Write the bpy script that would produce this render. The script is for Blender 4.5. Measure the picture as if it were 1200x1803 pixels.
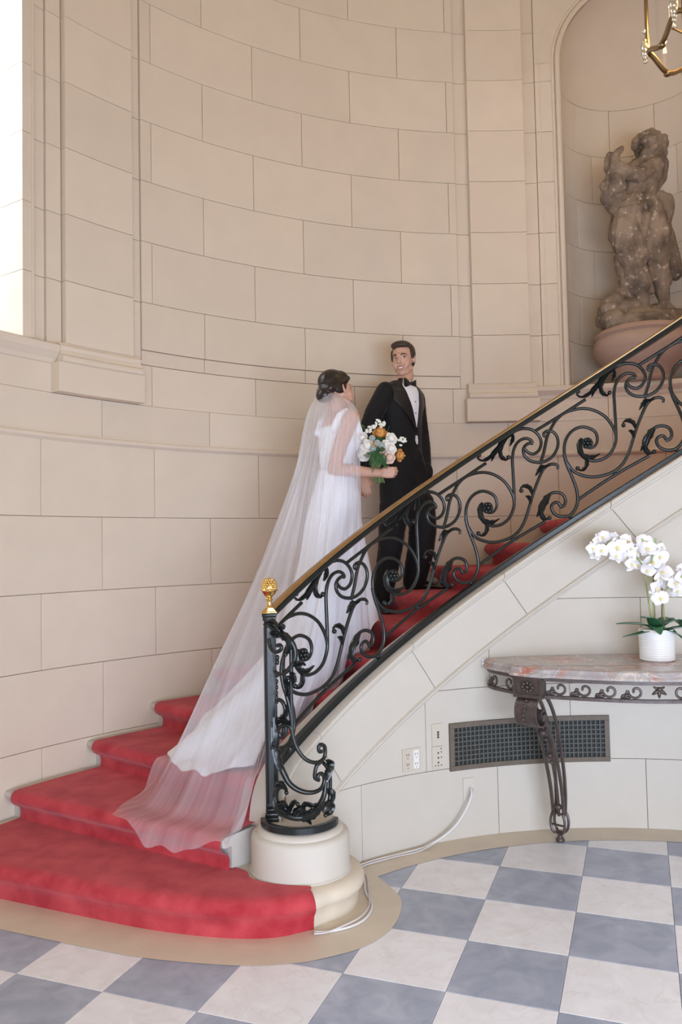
import bpy, bmesh, math, random
import numpy as np
from mathutils import Vector, Matrix

random.seed(7)
for o in list(bpy.data.objects):
    bpy.data.objects.remove(o, do_unlink=True)
scene = bpy.context.scene
COL = scene.collection
PI = math.pi

# ------------------------------------------------------------------ camera
# World origin: centre of the round stair hall, on the floor.
F_PX, PITCH, ROLL = 1407.55, 0.04292, -0.019613
CAM = Vector((-1.3171, -2.4294, 1.5873))
cd = bpy.data.cameras.new('camera')
cam = bpy.data.objects.new('camera', cd)
COL.objects.link(cam)
cd.sensor_fit = 'VERTICAL'
cd.sensor_height = 36.0
cd.lens = F_PX / 1803 * 36.0
cd.clip_start = 0.05
cam.matrix_world = (Matrix.Translation(CAM) @ Matrix.Rotation(PI / 2 + PITCH, 4, 'X')
                    @ Matrix.Rotation(ROLL, 4, 'Z'))
scene.camera = cam

# ------------------------------------------------------------------ light
scene.view_settings.view_transform = 'Standard'
scene.view_settings.look = 'None'
scene.view_settings.gamma = 1.0
scene.view_settings.use_curve_mapping = False
scene.view_settings.exposure = 0.0

world = bpy.data.worlds.new('hall_warm_ambient')
scene.world = world
world.use_nodes = True
wb = world.node_tree.nodes['Background']
wb.inputs[0].default_value = (1.0, 0.71, 0.32, 1)  # even warm fill for the interior ambient, tinted to warm the upper walls
wb.inputs[1].default_value = 0.55

def area_light(name, loc, target, sx, sy, power, color):
    ld = bpy.data.lights.new(name, 'AREA')
    ld.shape = 'RECTANGLE'
    ld.size, ld.size_y = sx, sy
    ld.energy = power
    ld.color = color
    lo = bpy.data.objects.new(name, ld)
    COL.objects.link(lo)
    lo.location = loc
    d = Vector(target) - Vector(loc)
    lo.rotation_euler = d.to_track_quat('-Z', 'Y').to_euler()
    return lo

# unseen entrance behind the viewer; lamp set low and tilted to favour lower walls
area_light('entrance_daylight', (0.1, -3.75, 1.05), (-0.6, 2.0, -1.5), 4.6, 1.9, 365, (0.66, 0.785, 1.0))
# daylight outside the stair window
area_light('stair_window_light', (-4.75, 1.75, 4.6), (-2.2, 2.0, 4.2), 1.6, 3.4, 220, (0.74, 0.86, 1.0))

# ------------------------------------------------------------------ helpers
def tag(o, label=None, cat=None, group=None, kind=None):
    if label: o['label'] = label
    if cat: o['category'] = cat
    if group: o['group'] = group
    if kind: o['kind'] = kind
    return o

def empty(name, loc=(0, 0, 0)):
    o = bpy.data.objects.new(name, None)
    COL.objects.link(o)
    o.location = loc
    o.empty_display_size = 0.05
    return o

def keep_parent(o, parent):
    o.parent = parent
    if parent is not None:
        o.matrix_parent_inverse = Matrix.Identity(4)
        off = Vector((0, 0, 0))
        p = parent
        while p is not None:
            off += p.location
            p = p.parent
        o.location = o.location - off

def link_mesh(name, me, mat, parent=None, smooth=False):
    if mat is not None:
        me.materials.clear()
        me.materials.append(mat)
    if smooth is True:
        me.polygons.foreach_set('use_smooth', [True] * len(me.polygons))
    elif smooth:
        me.polygons.foreach_set('use_smooth', [True] * len(me.polygons))
        me.set_sharp_from_angle(angle=math.radians(smooth))
    o = bpy.data.objects.new(name, me)
    COL.objects.link(o)
    keep_parent(o, parent)
    return o

class MB:
    """collects vertices and faces of one mesh"""
    def __init__(s):
        s.v, s.f = [], []
    def add(s, v, f):
        k = len(s.v)
        s.v += [tuple(map(float, p)) for p in v]
        s.f += [tuple(i + k for i in q) for q in f]
        return s
    def mesh(s, name):
        me = bpy.data.meshes.new(name)
        me.from_pydata(s.v, [], s.f)
        bm = bmesh.new(); bm.from_mesh(me)
        bmesh.ops.recalc_face_normals(bm, faces=bm.faces)
        bm.to_mesh(me); bm.free()
        return me
    def build(s, name, mat, parent=None, smooth=False):
        return link_mesh(name, s.mesh(name), mat, parent, smooth)

def V(t, r, z):
    """polar point: t degrees clockwise from +Y about the hall centre"""
    a = math.radians(t)
    return (r * math.sin(a), r * math.cos(a), z)

def grid_faces(nu, nv, cu=False, cv=False):
    f = []
    for i in range(nu if cu else nu - 1):
        for j in range(nv if cv else nv - 1):
            a, b = i * nv + j, ((i + 1) % nu) * nv + j
            c, d = ((i + 1) % nu) * nv + (j + 1) % nv, i * nv + (j + 1) % nv
            f.append((a, b, c, d))
    return f

def box(c, s, rz=0.0, bev=0.0):
    """axis box (rotated about z) as verts, faces"""
    x, y, z = s[0] / 2, s[1] / 2, s[2] / 2
    v = []
    cr, sr = math.cos(rz), math.sin(rz)
    if bev <= 0:
        pts = [(a * x, b * y, d * z) for a in (-1, 1) for b in (-1, 1) for d in (-1, 1)]
        fs = [(0, 1, 3, 2), (4, 6, 7, 5), (0, 4, 5, 1), (2, 3, 7, 6), (0, 2, 6, 4), (1, 5, 7, 3)]
    else:
        bm = bmesh.new()
        bmesh.ops.create_cube(bm, size=1)
        for q in bm.verts: q.co = Vector((q.co.x * s[0], q.co.y * s[1], q.co.z * s[2]))
        bmesh.ops.bevel(bm, geom=bm.edges[:], offset=bev, segments=2, affect='EDGES', profile=0.5)
        bm.verts.index_update()
        pts = [tuple(q.co) for q in bm.verts]
        fs = [tuple(q.index for q in f.verts) for f in bm.faces]
        bm.free()
    for p in pts:
        v.append((c[0] + p[0] * cr - p[1] * sr, c[1] + p[0] * sr + p[1] * cr, c[2] + p[2]))
    return v, fs

def lathe(prof, n=32, c=(0, 0, 0), a0=0.0, a1=2 * PI):
    """profile [(r,z)] turned about the z axis through c"""
    full = abs(a1 - a0 - 2 * PI) < 1e-6
    m = n if full else n + 1
    v = []
    for i in range(m):
        a = a0 + (a1 - a0) * i / n
        for r, z in prof:
            v.append((c[0] + r * math.cos(a), c[1] + r * math.sin(a), c[2] + z))
    f = grid_faces(m, len(prof), cu=full)
    if full:
        k = len(v)
        if prof[0][0] > 1e-5:
            f.append(tuple(i * len(prof) for i in range(m))[::-1])
        if prof[-1][0] > 1e-5:
            f.append(tuple(i * len(prof) + len(prof) - 1 for i in range(m)))
    return v, f

def catmull(pts, n=6, closed=False):
    P = [np.array(p, float) for p in pts]
    if len(P) < 3 and not closed:
        return [P[0] + (P[-1] - P[0]) * i / n for i in range(n + 1)]
    out = []
    N = len(P)
    for i in range(N if closed else N - 1):
        p0 = P[i - 1] if (i > 0 or closed) else 2 * P[0] - P[1]
        p1, p2 = P[i], P[(i + 1) % N]
        p3 = P[(i + 2) % N] if (i + 2 < N or closed) else 2 * P[-1] - P[-2]
        for k in range(n):
            t = k / n
            out.append(0.5 * ((2 * p1) + (-p0 + p2) * t + (2 * p0 - 5 * p1 + 4 * p2 - p3) * t * t
                              + (-p0 + 3 * p1 - 3 * p2 + p3) * t ** 3))
    if not closed:
        out.append(P[-1])
    return out

def resample(pts, n):
    P = np.array(pts, float)
    d = np.r_[0, np.cumsum(np.linalg.norm(np.diff(P, axis=0), axis=1))]
    s = np.linspace(0, d[-1], n)
    return np.c_[[np.interp(s, d, P[:, k]) for k in range(P.shape[1])]].T

def frames(P, up=None):
    P = np.array(P, float)
    T = np.gradient(P, axis=0)
    T /= np.linalg.norm(T, axis=1)[:, None] + 1e-12
    u = np.array(up if up is not None else (0, 0, 1.0), float)
    if abs(T[0] @ u) > 0.95: u = np.array((1.0, 0, 0))
    out = []
    n = u - T[0] * (T[0] @ u); n /= np.linalg.norm(n)
    for t in T:
        n = n - t * (t @ n); n /= np.linalg.norm(n) + 1e-12
        out.append((t, n, np.cross(t, n)))
    return out

def tube(P, rad, n=8, cap=True, up=None, sec=None):
    """round (or custom section) bar along a 3-D path"""
    P = np.array(P, float)
    fr = frames(P, up)
    m = len(P)
    if np.isscalar(rad): rad = [rad] * m
    elif len(rad) != m: rad = np.interp(np.linspace(0, 1, m), np.linspace(0, 1, len(rad)), rad)
    S = sec if sec is not None else [(math.cos(2 * PI * k / n), math.sin(2 * PI * k / n)) for k in range(n)]
    n = len(S)
    v = []
    for p, (t, a, b), r in zip(P, fr, rad):
        for x, y in S:
            v.append(p + a * (x * r) + b * (y * r))
    f = grid_faces(m, n, cv=True)
    if cap:
        f.append(tuple(range(n))[::-1])
        f.append(tuple((m - 1) * n + k for k in range(n)))
    return v, f

def ball(c, r, nu=10, nv=7, M=None):
    r = (r, r, r) if np.isscalar(r) else r
    v = []
    for i in range(nu):
        a = 2 * PI * i / nu
        for j in range(nv):
            b = -PI / 2 + PI * (j + 0.5) / nv if nv < 4 else -PI / 2 + PI * j / (nv - 1)
            b = max(-PI / 2 + 0.05, min(PI / 2 - 0.05, b))
            p = Vector((r[0] * math.cos(a) * math.cos(b), r[1] * math.sin(a) * math.cos(b), r[2] * math.sin(b)))
            if M is not None: p = M @ p
            v.append((c[0] + p[0], c[1] + p[1], c[2] + p[2]))
    f = grid_faces(nu, nv, cu=True)
    f.append(tuple(i * nv for i in range(nu))[::-1])
    f.append(tuple(i * nv + nv - 1 for i in range(nu)))
    return v, f

def at(px, py, y):
    """point of the photograph at world depth y (used to size things while modelling)"""
    c, s = math.cos(ROLL), math.sin(ROLL)
    u, w = c * (px - 600) + s * (py - 901.5), -s * (px - 600) + c * (py - 901.5)
    zc = -w / F_PX
    d = (u / F_PX, math.cos(PITCH) - math.sin(PITCH) * zc, math.sin(PITCH) + math.cos(PITCH) * zc)
    k = (y - CAM.y) / d[1]
    return Vector((CAM.x + d[0] * k, y, CAM.z + d[2] * k))

# ------------------------------------------------------------------ materials
def new_mat(name):
    m = bpy.data.materials.new(name)
    m.use_nodes = True
    nt = m.node_tree
    return m, nt, nt.nodes['Principled BSDF']

def nd(nt, typ, **kw):
    n = nt.nodes.new(typ)
    for k, v in kw.items():
        if k.startswith('i_'):
            n.inputs[k[2:].replace('_', ' ')].default_value = v
        else:
            setattr(n, k, v)
    return n

def simple(name, col, rough=0.5, metal=0.0, noise=0.0, nscale=20.0, bump=0.0, bscale=60.0, coat=0.0, sheen=0.0,
           rand=0.0, spec=0.5, stretch=None, detail=4.0):
    m, nt, b = new_mat(name)
    b.inputs['Roughness'].default_value = rough
    b.inputs['Metallic'].default_value = metal
    b.inputs['Base Color'].default_value = (*col, 1)
    b.inputs['Coat Weight'].default_value = coat
    b.inputs['Sheen Weight'].default_value = sheen
    b.inputs['Specular IOR Level'].default_value = spec
    tc = nd(nt, 'ShaderNodeTexCoord')
    src = tc.outputs['Object']
    if stretch:
        mp = nd(nt, 'ShaderNodeMapping'); mp.inputs['Scale'].default_value = stretch
        nt.links.new(src, mp.inputs[0]); src = mp.outputs[0]
    last = None
    if noise > 0:
        n = nd(nt, 'ShaderNodeTexNoise'); n.inputs['Scale'].default_value = nscale; n.inputs['Detail'].default_value = detail
        nt.links.new(src, n.inputs['Vector'])
        mx = nd(nt, 'ShaderNodeMix', data_type='RGBA')
        mx.inputs['A'].default_value = (*[c * (1 - noise) for c in col], 1)
        mx.inputs['B'].default_value = (*[min(1, c * (1 + noise)) for c in col], 1)
        nt.links.new(n.outputs['Fac'], mx.inputs['Factor'])
        last = mx.outputs['Result']
    if rand > 0:
        oi = nd(nt, 'ShaderNodeObjectInfo')
        mr = nd(nt, 'ShaderNodeMapRange'); mr.inputs['To Min'].default_value = 1 - rand; mr.inputs['To Max'].default_value = 1 + rand * 0.6
        nt.links.new(oi.outputs['Random'], mr.inputs['Value'])
        hs = nd(nt, 'ShaderNodeHueSaturation')
        if last is not None: nt.links.new(last, hs.inputs['Color'])
        else: hs.inputs['Color'].default_value = (*col, 1)
        nt.links.new(mr.outputs[0], hs.inputs['Value'])
        last = hs.outputs['Color']
    if last is not None: nt.links.new(last, b.inputs['Base Color'])
    if bump > 0:
        n2 = nd(nt, 'ShaderNodeTexNoise'); n2.inputs['Scale'].default_value = bscale; n2.inputs['Detail'].default_value = 5
        nt.links.new(src, n2.inputs['Vector'])
        bp = nd(nt, 'ShaderNodeBump'); bp.inputs['Strength'].default_value = bump; bp.inputs['Distance'].default_value = 0.01
        nt.links.new(n2.outputs['Fac'], bp.inputs['Height'])
        nt.links.new(bp.outputs[0], b.inputs['Normal'])
    return m

STONE = (0.70, 0.60, 0.485)
M = {}
M['stone'] = simple('ashlar_stone', STONE, 0.75, noise=0.05, nscale=5, bump=0.05, bscale=90, rand=0.035, spec=0.3)
M['stone_light'] = simple('string_stone', (0.585, 0.535, 0.465), 0.6, noise=0.05, nscale=6, bump=0.04, bscale=80, rand=0.03, spec=0.35)
M['mortar'] = simple('mortar_joint', (0.54, 0.44, 0.30), 0.9)
M['border'] = simple('border_stone', (0.66, 0.57, 0.45), 0.45, noise=0.12, nscale=7, bump=0.04, bscale=60)
M['tread'] = simple('tread_stone', (0.55, 0.51, 0.46), 0.6, noise=0.14, nscale=9, bump=0.06, bscale=70)
M['iron'] = simple('black_iron', (0.010, 0.013, 0.013), 0.27, noise=0.3, nscale=40, bump=0.06, bscale=120, spec=0.5)
M['brass'] = simple('polished_brass', (0.80, 0.56, 0.22), 0.16, metal=1.0, noise=0.08, nscale=30)
M['brass_rail'] = simple('worn_brass_rail', (0.46, 0.30, 0.15), 0.34, metal=1.0, noise=0.25, nscale=14, stretch=(1, 1, 1))
M['plaster'] = simple('plaster', (0.75, 0.68, 0.58), 0.8, noise=0.04, nscale=4)
M['white_plastic'] = simple('white_plastic', (0.78, 0.76, 0.72), 0.4)
M['ivory_plastic'] = simple('ivory_plastic', (0.58, 0.52, 0.43), 0.4)
M['dark_slot'] = simple('dark_slot', (0.03, 0.028, 0.025), 0.6)
M['frame_paint'] = simple('window_frame_paint', (0.8, 0.78, 0.74), 0.5)
# ------------------------------------------------------------------ the hall
RI, RO = 2.0728, 3.7186
RISE = 0.1588
NOSE = {1: -66.3, 2: -58.64, 3: -50.46}
for n_ in range(4, 14): NOSE[n_] = -43.66 + 6.65 * (n_ - 4)
for n_ in range(14, 22): NOSE[n_] = NOSE[13] + 7.07 * (n_ - 13)
zb = lambda t: 1.713 + 0.02245 * t          # bottom rail of the balustrade
zm = lambda t: 1.368 + 0.0237 * t           # moulding under the stair string

def structure(name, kind='structure'):
    return tag(empty(name), kind=kind)

def sblock(name, tb, tt, zlo, zhi, r0, depth, mat, parent, seg=4, gap=0.0014, ch=0.0022, pt=V):
    """one dressed stone on a concave drum wall: tb/tt = angular range at its bottom/top edge"""
    zl = zlo if callable(zlo) else (lambda t: zlo)
    zh = zhi if callable(zhi) else (lambda t: zhi)
    g = math.degrees(gap / r0); c_ = math.degrees(ch / r0)
    hgt = max(0.02, zh((tt[0] + tt[1]) / 2) - zl((tb[0] + tb[1]) / 2))
    eb = min(0.3, ch / hgt)
    wid = tb[1] - tb[0]
    ea = min(0.3, c_ / max(wid, 1e-3))
    A = [0, ea] + [ea + (1 - 2 * ea) * k / seg for k in range(1, seg)] + [1 - ea, 1]
    B = [0, eb, 1 - eb, 1]
    v = []
    for i, a in enumerate(A):
        for j, b in enumerate(B):
            l0, l1 = tb[0] + g, tb[1] - g
            u0, u1 = tt[0] + g, tt[1] - g
            t = (l0 + (l1 - l0) * a) * (1 - b) + (u0 + (u1 - u0) * a) * b
            z0, z1 = zl(t) + gap, zh(t) - gap
            if z1 < z0: z1 = z0 + 0.0005
            z = z0 + (z1 - z0) * b
            edge = i in (0, len(A) - 1) or j in (0, 3)
            v.append(pt(t, r0 + (ch if edge else 0), z))
    na = len(A)
    f = grid_faces(na, 4)
    ring = [i * 4 for i in range(na)] + [(na - 1) * 4 + j for j in (1, 2, 3)] + \
           [i * 4 + 3 for i in range(na - 2, -1, -1)] + [2, 1]
    k0 = len(v)
    for q in ring:
        i, j = divmod(q, 4)
        a, b = A[i], B[j]
        t = (tb[0] + g + (tb[1] - tb[0] - 2 * g) * a) * (1 - b) + (tt[0] + g + (tt[1] - tt[0] - 2 * g) * a) * b
        v.append(pt(t, r0 + depth, v[q][2]))
    n = len(ring)
    for i in range(n):
        f.append((ring[i], ring[(i + 1) % n], k0 + (i + 1) % n, k0 + i))
    return MB().add(v, f).build(name, mat, parent, smooth=25)

def course(parent, t0, t1, joints, z0, z1, r0, mat, depth=0.06, name='stone_block'):
    js = [t0] + [j for j in sorted(joints) if t0 + 0.25 < j < t1 - 0.25] + [t1]
    for a, b in zip(js[:-1], js[1:]):
        sblock(name, (a, b), (a, b), z0, z1, r0, depth, mat, parent, seg=max(1, int(round((b - a) / 1.6))))

def csweep(name, prof, t0, t1, mat, parent, n=None, zoff=None, closed=True):
    """profile [(r,z)] swept about the hall centre; zoff(t) lifts it along a flight"""
    n = n or max(2, int(abs(t1 - t0) / 1.2))
    v = []
    for i in range(n + 1):
        t = t0 + (t1 - t0) * i / n
        dz = zoff(t) if zoff else 0
        for r, z in prof: v.append(V(t, r, z + dz))
    f = grid_faces(n + 1, len(prof), cv=closed)
    if closed:
        f.append(tuple(range(len(prof)))); f.append(tuple(n * len(prof) + k for k in range(len(prof)))[::-1])
    return MB().add(v, f).build(name, mat, parent, smooth=28)

# ---- floor -----------------------------------------------------------------
floor = structure('floor')
TS, TA = 0.39, -0.356882
TO = (-0.7996, 2.0800)
e1 = (math.cos(TA), math.sin(TA)); e2 = (-math.sin(TA), math.cos(TA))
def tp(i, j, z=0): return (TO[0] + TS * (e1[0] * i - e2[0] * j), TO[1] + TS * (e1[1] * i - e2[1] * j), z)

def marble(name, c0, c1, vein, rough):
    m, nt, b = new_mat(name)
    b.inputs['Roughness'].default_value = rough
    tc = nd(nt, 'ShaderNodeTexCoord')
    n1 = nd(nt, 'ShaderNodeTexNoise'); n1.inputs['Scale'].default_value = 9; n1.inputs['Detail'].default_value = 12
    n1.inputs['Distortion'].default_value = 0.8
    nt.links.new(tc.outputs['Object'], n1.inputs['Vector'])
    cr = nd(nt, 'ShaderNodeValToRGB')
    cr.color_ramp.elements[0].position = 0.35; cr.color_ramp.elements[0].color = (*c0, 1)
    cr.color_ramp.elements[1].position = 0.7; cr.color_ramp.elements[1].color = (*c1, 1)
    nt.links.new(n1.outputs['Fac'], cr.inputs[0])
    n2 = nd(nt, 'ShaderNodeTexNoise'); n2.inputs['Scale'].default_value = 3.2; n2.inputs['Detail'].default_value = 10
    n2.inputs['Distortion'].default_value = 2.0
    nt.links.new(tc.outputs['Object'], n2.inputs['Vector'])
    r2 = nd(nt, 'ShaderNodeValToRGB')
    r2.color_ramp.elements[0].position = 0.485; r2.color_ramp.elements[0].color = (0, 0, 0, 1)
    r2.color_ramp.elements[1].position = 0.5; r2.color_ramp.elements[1].color = (0.16, 0.16, 0.16, 1)
    e = r2.color_ramp.elements.new(0.515); e.color = (0, 0, 0, 1)
    nt.links.new(n2.outputs['Fac'], r2.inputs[0])
    oi = nd(nt, 'ShaderNodeObjectInfo')
    mr = nd(nt, 'ShaderNodeMapRange'); mr.inputs['To Min'].default_value = 0.94; mr.inputs['To Max'].default_value = 1.05
    nt.links.new(oi.outputs['Random'], mr.inputs['Value'])
    mx = nd(nt, 'ShaderNodeMix', data_type='RGBA'); mx.inputs['B'].default_value = (*vein, 1)
    nt.links.new(cr.outputs[0], mx.inputs['A']); nt.links.new(r2.outputs[0], mx.inputs['Factor'])
    hs = nd(nt, 'ShaderNodeHueSaturation')
    nt.links.new(mx.outputs['Result'], hs.inputs['Color']); nt.links.new(mr.outputs[0], hs.inputs['Value'])
    nt.links.new(hs.outputs[0], b.inputs['Base Color'])
    return m
M['tile_grey'] = marble('blue_grey_marble', (0.33, 0.365, 0.46), (0.47, 0.505, 0.60), (0.52, 0.53, 0.56), 0.38)
M['tile_white'] = marble('cream_marble', (0.80, 0.78, 0.80), (0.88, 0.87, 0.90), (0.50, 0.40, 0.30), 0.36)

def tile_mesh(i, j):
    g, b, h = 0.0008 / TS, 0.0022 / TS, 0.03
    v, f = [], []
    for q, z in ((g, -h), (g, -0.0012), (b, 0.0)):
        for a, c in ((i + q, j + q), (i + 1 - q, j + q), (i + 1 - q, j + 1 - q), (i + q, j + 1 - q)):
            v.append(tp(a, c, z))
    for k in range(2):
        for m_ in range(4):
            f.append((k * 4 + m_, k * 4 + (m_ + 1) % 4, k * 4 + 4 + (m_ + 1) % 4, k * 4 + 4 + m_))
    f.append((8, 9, 10, 11))
    return v, f
rest = {0: MB(), 1: MB()}
for i in range(-14, 16):
    for j in range(-4, 22):
        c = tp(i + .5, j + .5)
        rr = math.hypot(c[0], c[1])
        if rr > RI + 0.1 and not (c[0] < -1.0 and c[1] < 1.6 and rr < 6.5): 
            if rr > 5.5 or c[1] > -0.2: continue
        near = c[1] > -0.75 and abs(c[0] + 1.317) < 0.55 * (c[1] + 2.9) + 0.5
        if near:
            MB().add(*tile_mesh(i, j)).build('tile', M['tile_grey'] if (i + j) % 2 == 0 else M['tile_white'], floor)
        else:
            rest[(i + j) % 2].add(*tile_mesh(i, j))
for k in (0, 1):
    o = rest[k].build('paving_tiles', M['tile_grey'] if k == 0 else M['tile_white'], floor)
    o['kind'] = 'stuff'
# screed under the tiles
MB().add(*box((-0.5, 0.2, -0.06), (11, 12, 0.055))).build('screed', M['mortar'], floor)

# inlaid border bands: along the curved wall and round the foot of the stair
def slab(outer, inner, z, name, mat, parent):
    n = len(outer)
    v = [(p[0], p[1], z) for p in outer] + [(p[0], p[1], z) for p in inner]
    f = [(i, i + 1, n + i + 1, n + i) for i in range(n - 1)]
    me = MB().add(v, f).build(name, mat, parent)
    return me
wo = [V(-41 + 1.5 * k, RI + 0.05, 0) for k in range(0, 80)]
wi = [V(-41 + 1.5 * k, 1.888, 0) for k in range(0, 80)]
slab(wo, wi, 0.0016, 'border_band', M['border'], floor)
sw = catmull([(-4.3, 1.60), (-3.6, 1.335), (-2.789, 1.014), (-2.498, 0.896), (-2.125, 0.756), (-1.746, 0.683), (-1.546, 0.690), (-1.438, 0.717),
              (-1.261, 0.806), (-1.139, 0.961), (-1.088, 1.136), (-1.093, 1.279), (-1.184, 1.497)], 5)
mid = [(-4.1, 2.6), (-1.53, 1.35)]
si = []
for p in sw:
    if p[0] < -1.75: si.append((p[0] + 0.28, p[1] + 0.75))
    else:
        si.append((-1.53 + (p[0] + 1.53) * 0.3, 1.35 + (p[1] - 1.35) * 0.3))
slab(sw, si, 0.0018, 'border_band', M['border'], floor)

# ---- outer wall ------------------------------------------------------------
wall = structure('wall_outer')
csweep('mortar_core', [(RO + 0.022, -0.02), (RO + 0.022, 2.52), (RO + 0.09, 2.52), (RO + 0.09, -0.02)], -101, 70, M['mortar'], wall)
JA = [-54.7 + 12.05 * k for k in range(-4, 12)]
JB = [-48.4 + 12.05 * k for k in range(-5, 12)]
for z0, z1, J in ((0, .48, JA), (.48, .915, JB), (.915, 1.35, JA), (1.35, 1.795, JB), (1.795, 2.245, JA)):
    course(wall, -101, 70, J, z0, z1, RO, M['stone'])
course(wall, -101, 70, JB, 2.285, 2.518, RO - 0.006, M['stone'])
tr = csweep('trim_1', [(RO + 0.03, 2.240), (RO - 0.006, 2.240), (RO - 0.016, 2.246), (RO - 0.028, 2.254), (RO - 0.032, 2.266), (RO - 0.026, 2.277),
                       (RO - 0.014, 2.281), (RO - 0.014, 2.288), (RO + 0.03, 2.290)], -101, 70, M['stone'], None)
tag(tr, kind='structure')

UP = [3.191 + 0.4025 * k for k in range(0, 10)] + [7.02]
UA = [-42.77 + 12.02 * k for k in range(0, 4)]
UB = [-36.78 + 12.02 * k for k in range(0, 3)]
csweep('mortar_core', [(RO + 0.03, 2.5), (RO + 0.03, 7.1), (RO + 0.09, 7.1), (RO + 0.09, 2.5)], -52, 3, M['mortar'], wall)
# recessed ground and raised panel of the middle bay
course(wall, -45.19, -4.27, UA, 2.518, 2.785, RO + 0.006, M['stone'])
course(wall, -43.98, -5.79, UB, 2.785, 2.880, RO + 0.002, M['stone'])
course(wall, -43.98, -5.79, UB, 2.880, UP[0], RO - 0.009, M['stone'], depth=0.07)
for k in range(10):
    course(wall, -43.98, -5.79, UA if k % 2 == 0 else UB, UP[k], UP[k + 1], RO - 0.009, M['stone'], depth=0.07)
for a, b in ((-45.3, -43.98), (-5.79, -4.2)):
    for z0, z1 in [(2.785, UP[0])] + [(UP[k], UP[k + 1]) for k in range(10)]:
        course(wall, a, b, [], z0, z1, RO + 0.006, M['stone'])

def pilaster(name, a, b):
    p = structure(name)
    for z0, z1 in [(2.815, UP[0])] + [(UP[k], UP[k + 1]) for k in range(10)]:
        sblock('stone_block', (a, b), (a, b), z0, z1, RO - 0.045, 0.11, M['stone'], p, seg=5)
    R_ = RO - 0.045
    csweep('base_moulding', [(R_ + .08, 2.695), (R_ - .030, 2.695), (R_ - .040, 2.703), (R_ - .043, 2.718), (R_ - .038, 2.732), (R_ - .028, 2.738),
                             (R_ - .022, 2.742), (R_ - .020, 2.755), (R_ - .014, 2.764), (R_ - .012, 2.772), (R_ - .018, 2.782), (R_ - .018, 2.792), (R_ - .008, 2.803),
                             (R_, 2.815), (R_ + .08, 2.815)], a - 0.75, b + 0.62, M['stone'], p)
    sblock('plinth_block', (a - 1.1, b + 0.9), (a - 1.1, b + 0.9), 2.518, 2.695, R_ - 0.035, 0.12, M['stone'], p, seg=6)
    return p
pilaster('trim_2', -52.55, -45.2)
pilaster('trim_3', -4.27, 2.59)
pilaster('trim_4', 29.2, 36.0)

# ---- window bay at the left --------------------------------------------------
for z0, z1 in [(2.80, UP[0])] + [(UP[k], UP[k + 1]) for k in range(10)]:
    sblock('stone_block', (-54.14, -52.6), (-54.14, -52.6), z0, z1, RO - 0.006, 0.1, M['stone'], wall, seg=1)
    sblock('architrave_block', (-55.5, -54.14), (-55.5, -54.14), z0, z1, RO + 0.012, 0.12, M['stone'], wall, seg=1)
    sblock('jamb_block', (-56.72, -55.5), (-56.72, -55.5), z0, z1, RO - 0.022, 0.46, M['stone'], wall, seg=1)
    sblock('jamb_block', (-76, -74.4), (-76, -74.4), z0, z1, RO - 0.022, 0.46, M['stone'], wall, seg=1)
    course(wall, -101, -76, [-88.5 + 6 * (int(z0 * 10) % 2)], z0, z1, RO, M['stone'])
for r_ in (RO - 0.030, RO - 0.014):
    pass
csweep('architrave_roll', [(RO - 0.03, 2.81), (RO - 0.03, 7.0), (RO - 0.012, 7.0), (RO - 0.012, 2.81)], -55.85, -55.62, M['stone'], wall, n=1)
csweep('mortar_core', [(RO + 0.05, 2.5), (RO + 0.05, 7.1), (RO + 0.12, 7.1), (RO + 0.12, 2.5)], -56.3, -51.9, M['mortar'], wall, n=4)
course(wall, -76, -52.55, [-64.5], 2.518, 2.70, RO + 0.004, M['stone'])
tr = csweep('trim_5', [(RO + 0.45, 2.69), (RO - .008, 2.69), (RO - .016, 2.70), (RO - .020, 2.716), (RO - .034, 2.728), (RO - .046, 2.742), (RO - .058, 2.752), (RO - .062, 2.766),
                       (RO - .062, 2.790), (RO - .05, 2.800), (RO + 0.45, 2.806)], -76, -53.35, M['stone'], None)
tag(tr, kind='structure')
sblock('lintel_block', (-76, -54.1), (-76, -54.1), 6.6, 7.02, RO - 0.02, 0.46, M['stone'], wall, seg=10)
win = structure('window_1')
for t0, t1 in ((-74.4, -73.7), (-57.4, -56.72), (-65.9, -65.2)):
    csweep('frame_stile', [(RO + .38, 2.81), (RO + .38, 6.6), (RO + .45, 6.6), (RO + .45, 2.81)], t0, t1, M['frame_paint'], win, n=2)
for z0 in (2.81, 3.75, 4.7, 5.65, 6.53):
    csweep('frame_rail', [(RO + .39, z0), (RO + .39, z0 + .06), (RO + .44, z0 + .06), (RO + .44, z0)], -73.7, -57.4, M['frame_paint'], win, n=8)
gm, gnt, gb = new_mat('window_glass')
gb.inputs['Transmission Weight'].default_value = 1.0; gb.inputs['Roughness'].default_value = 0.0; gb.inputs['IOR'].default_value = 1.05
M['glass'] = gm
for t0, t1 in ((-73.7, -65.9), (-65.2, -57.4)):
    for z0 in (2.87, 3.81, 4.76, 5.71):
        csweep('pane', [(RO + .412, z0), (RO + .412, z0 + .88 if z0 < 5.7 else 6.53), (RO + .417, z0 + .88 if z0 < 5.7 else 6.53), (RO + .417, z0)], t0, t1, M['glass'], win, n=3)

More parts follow.
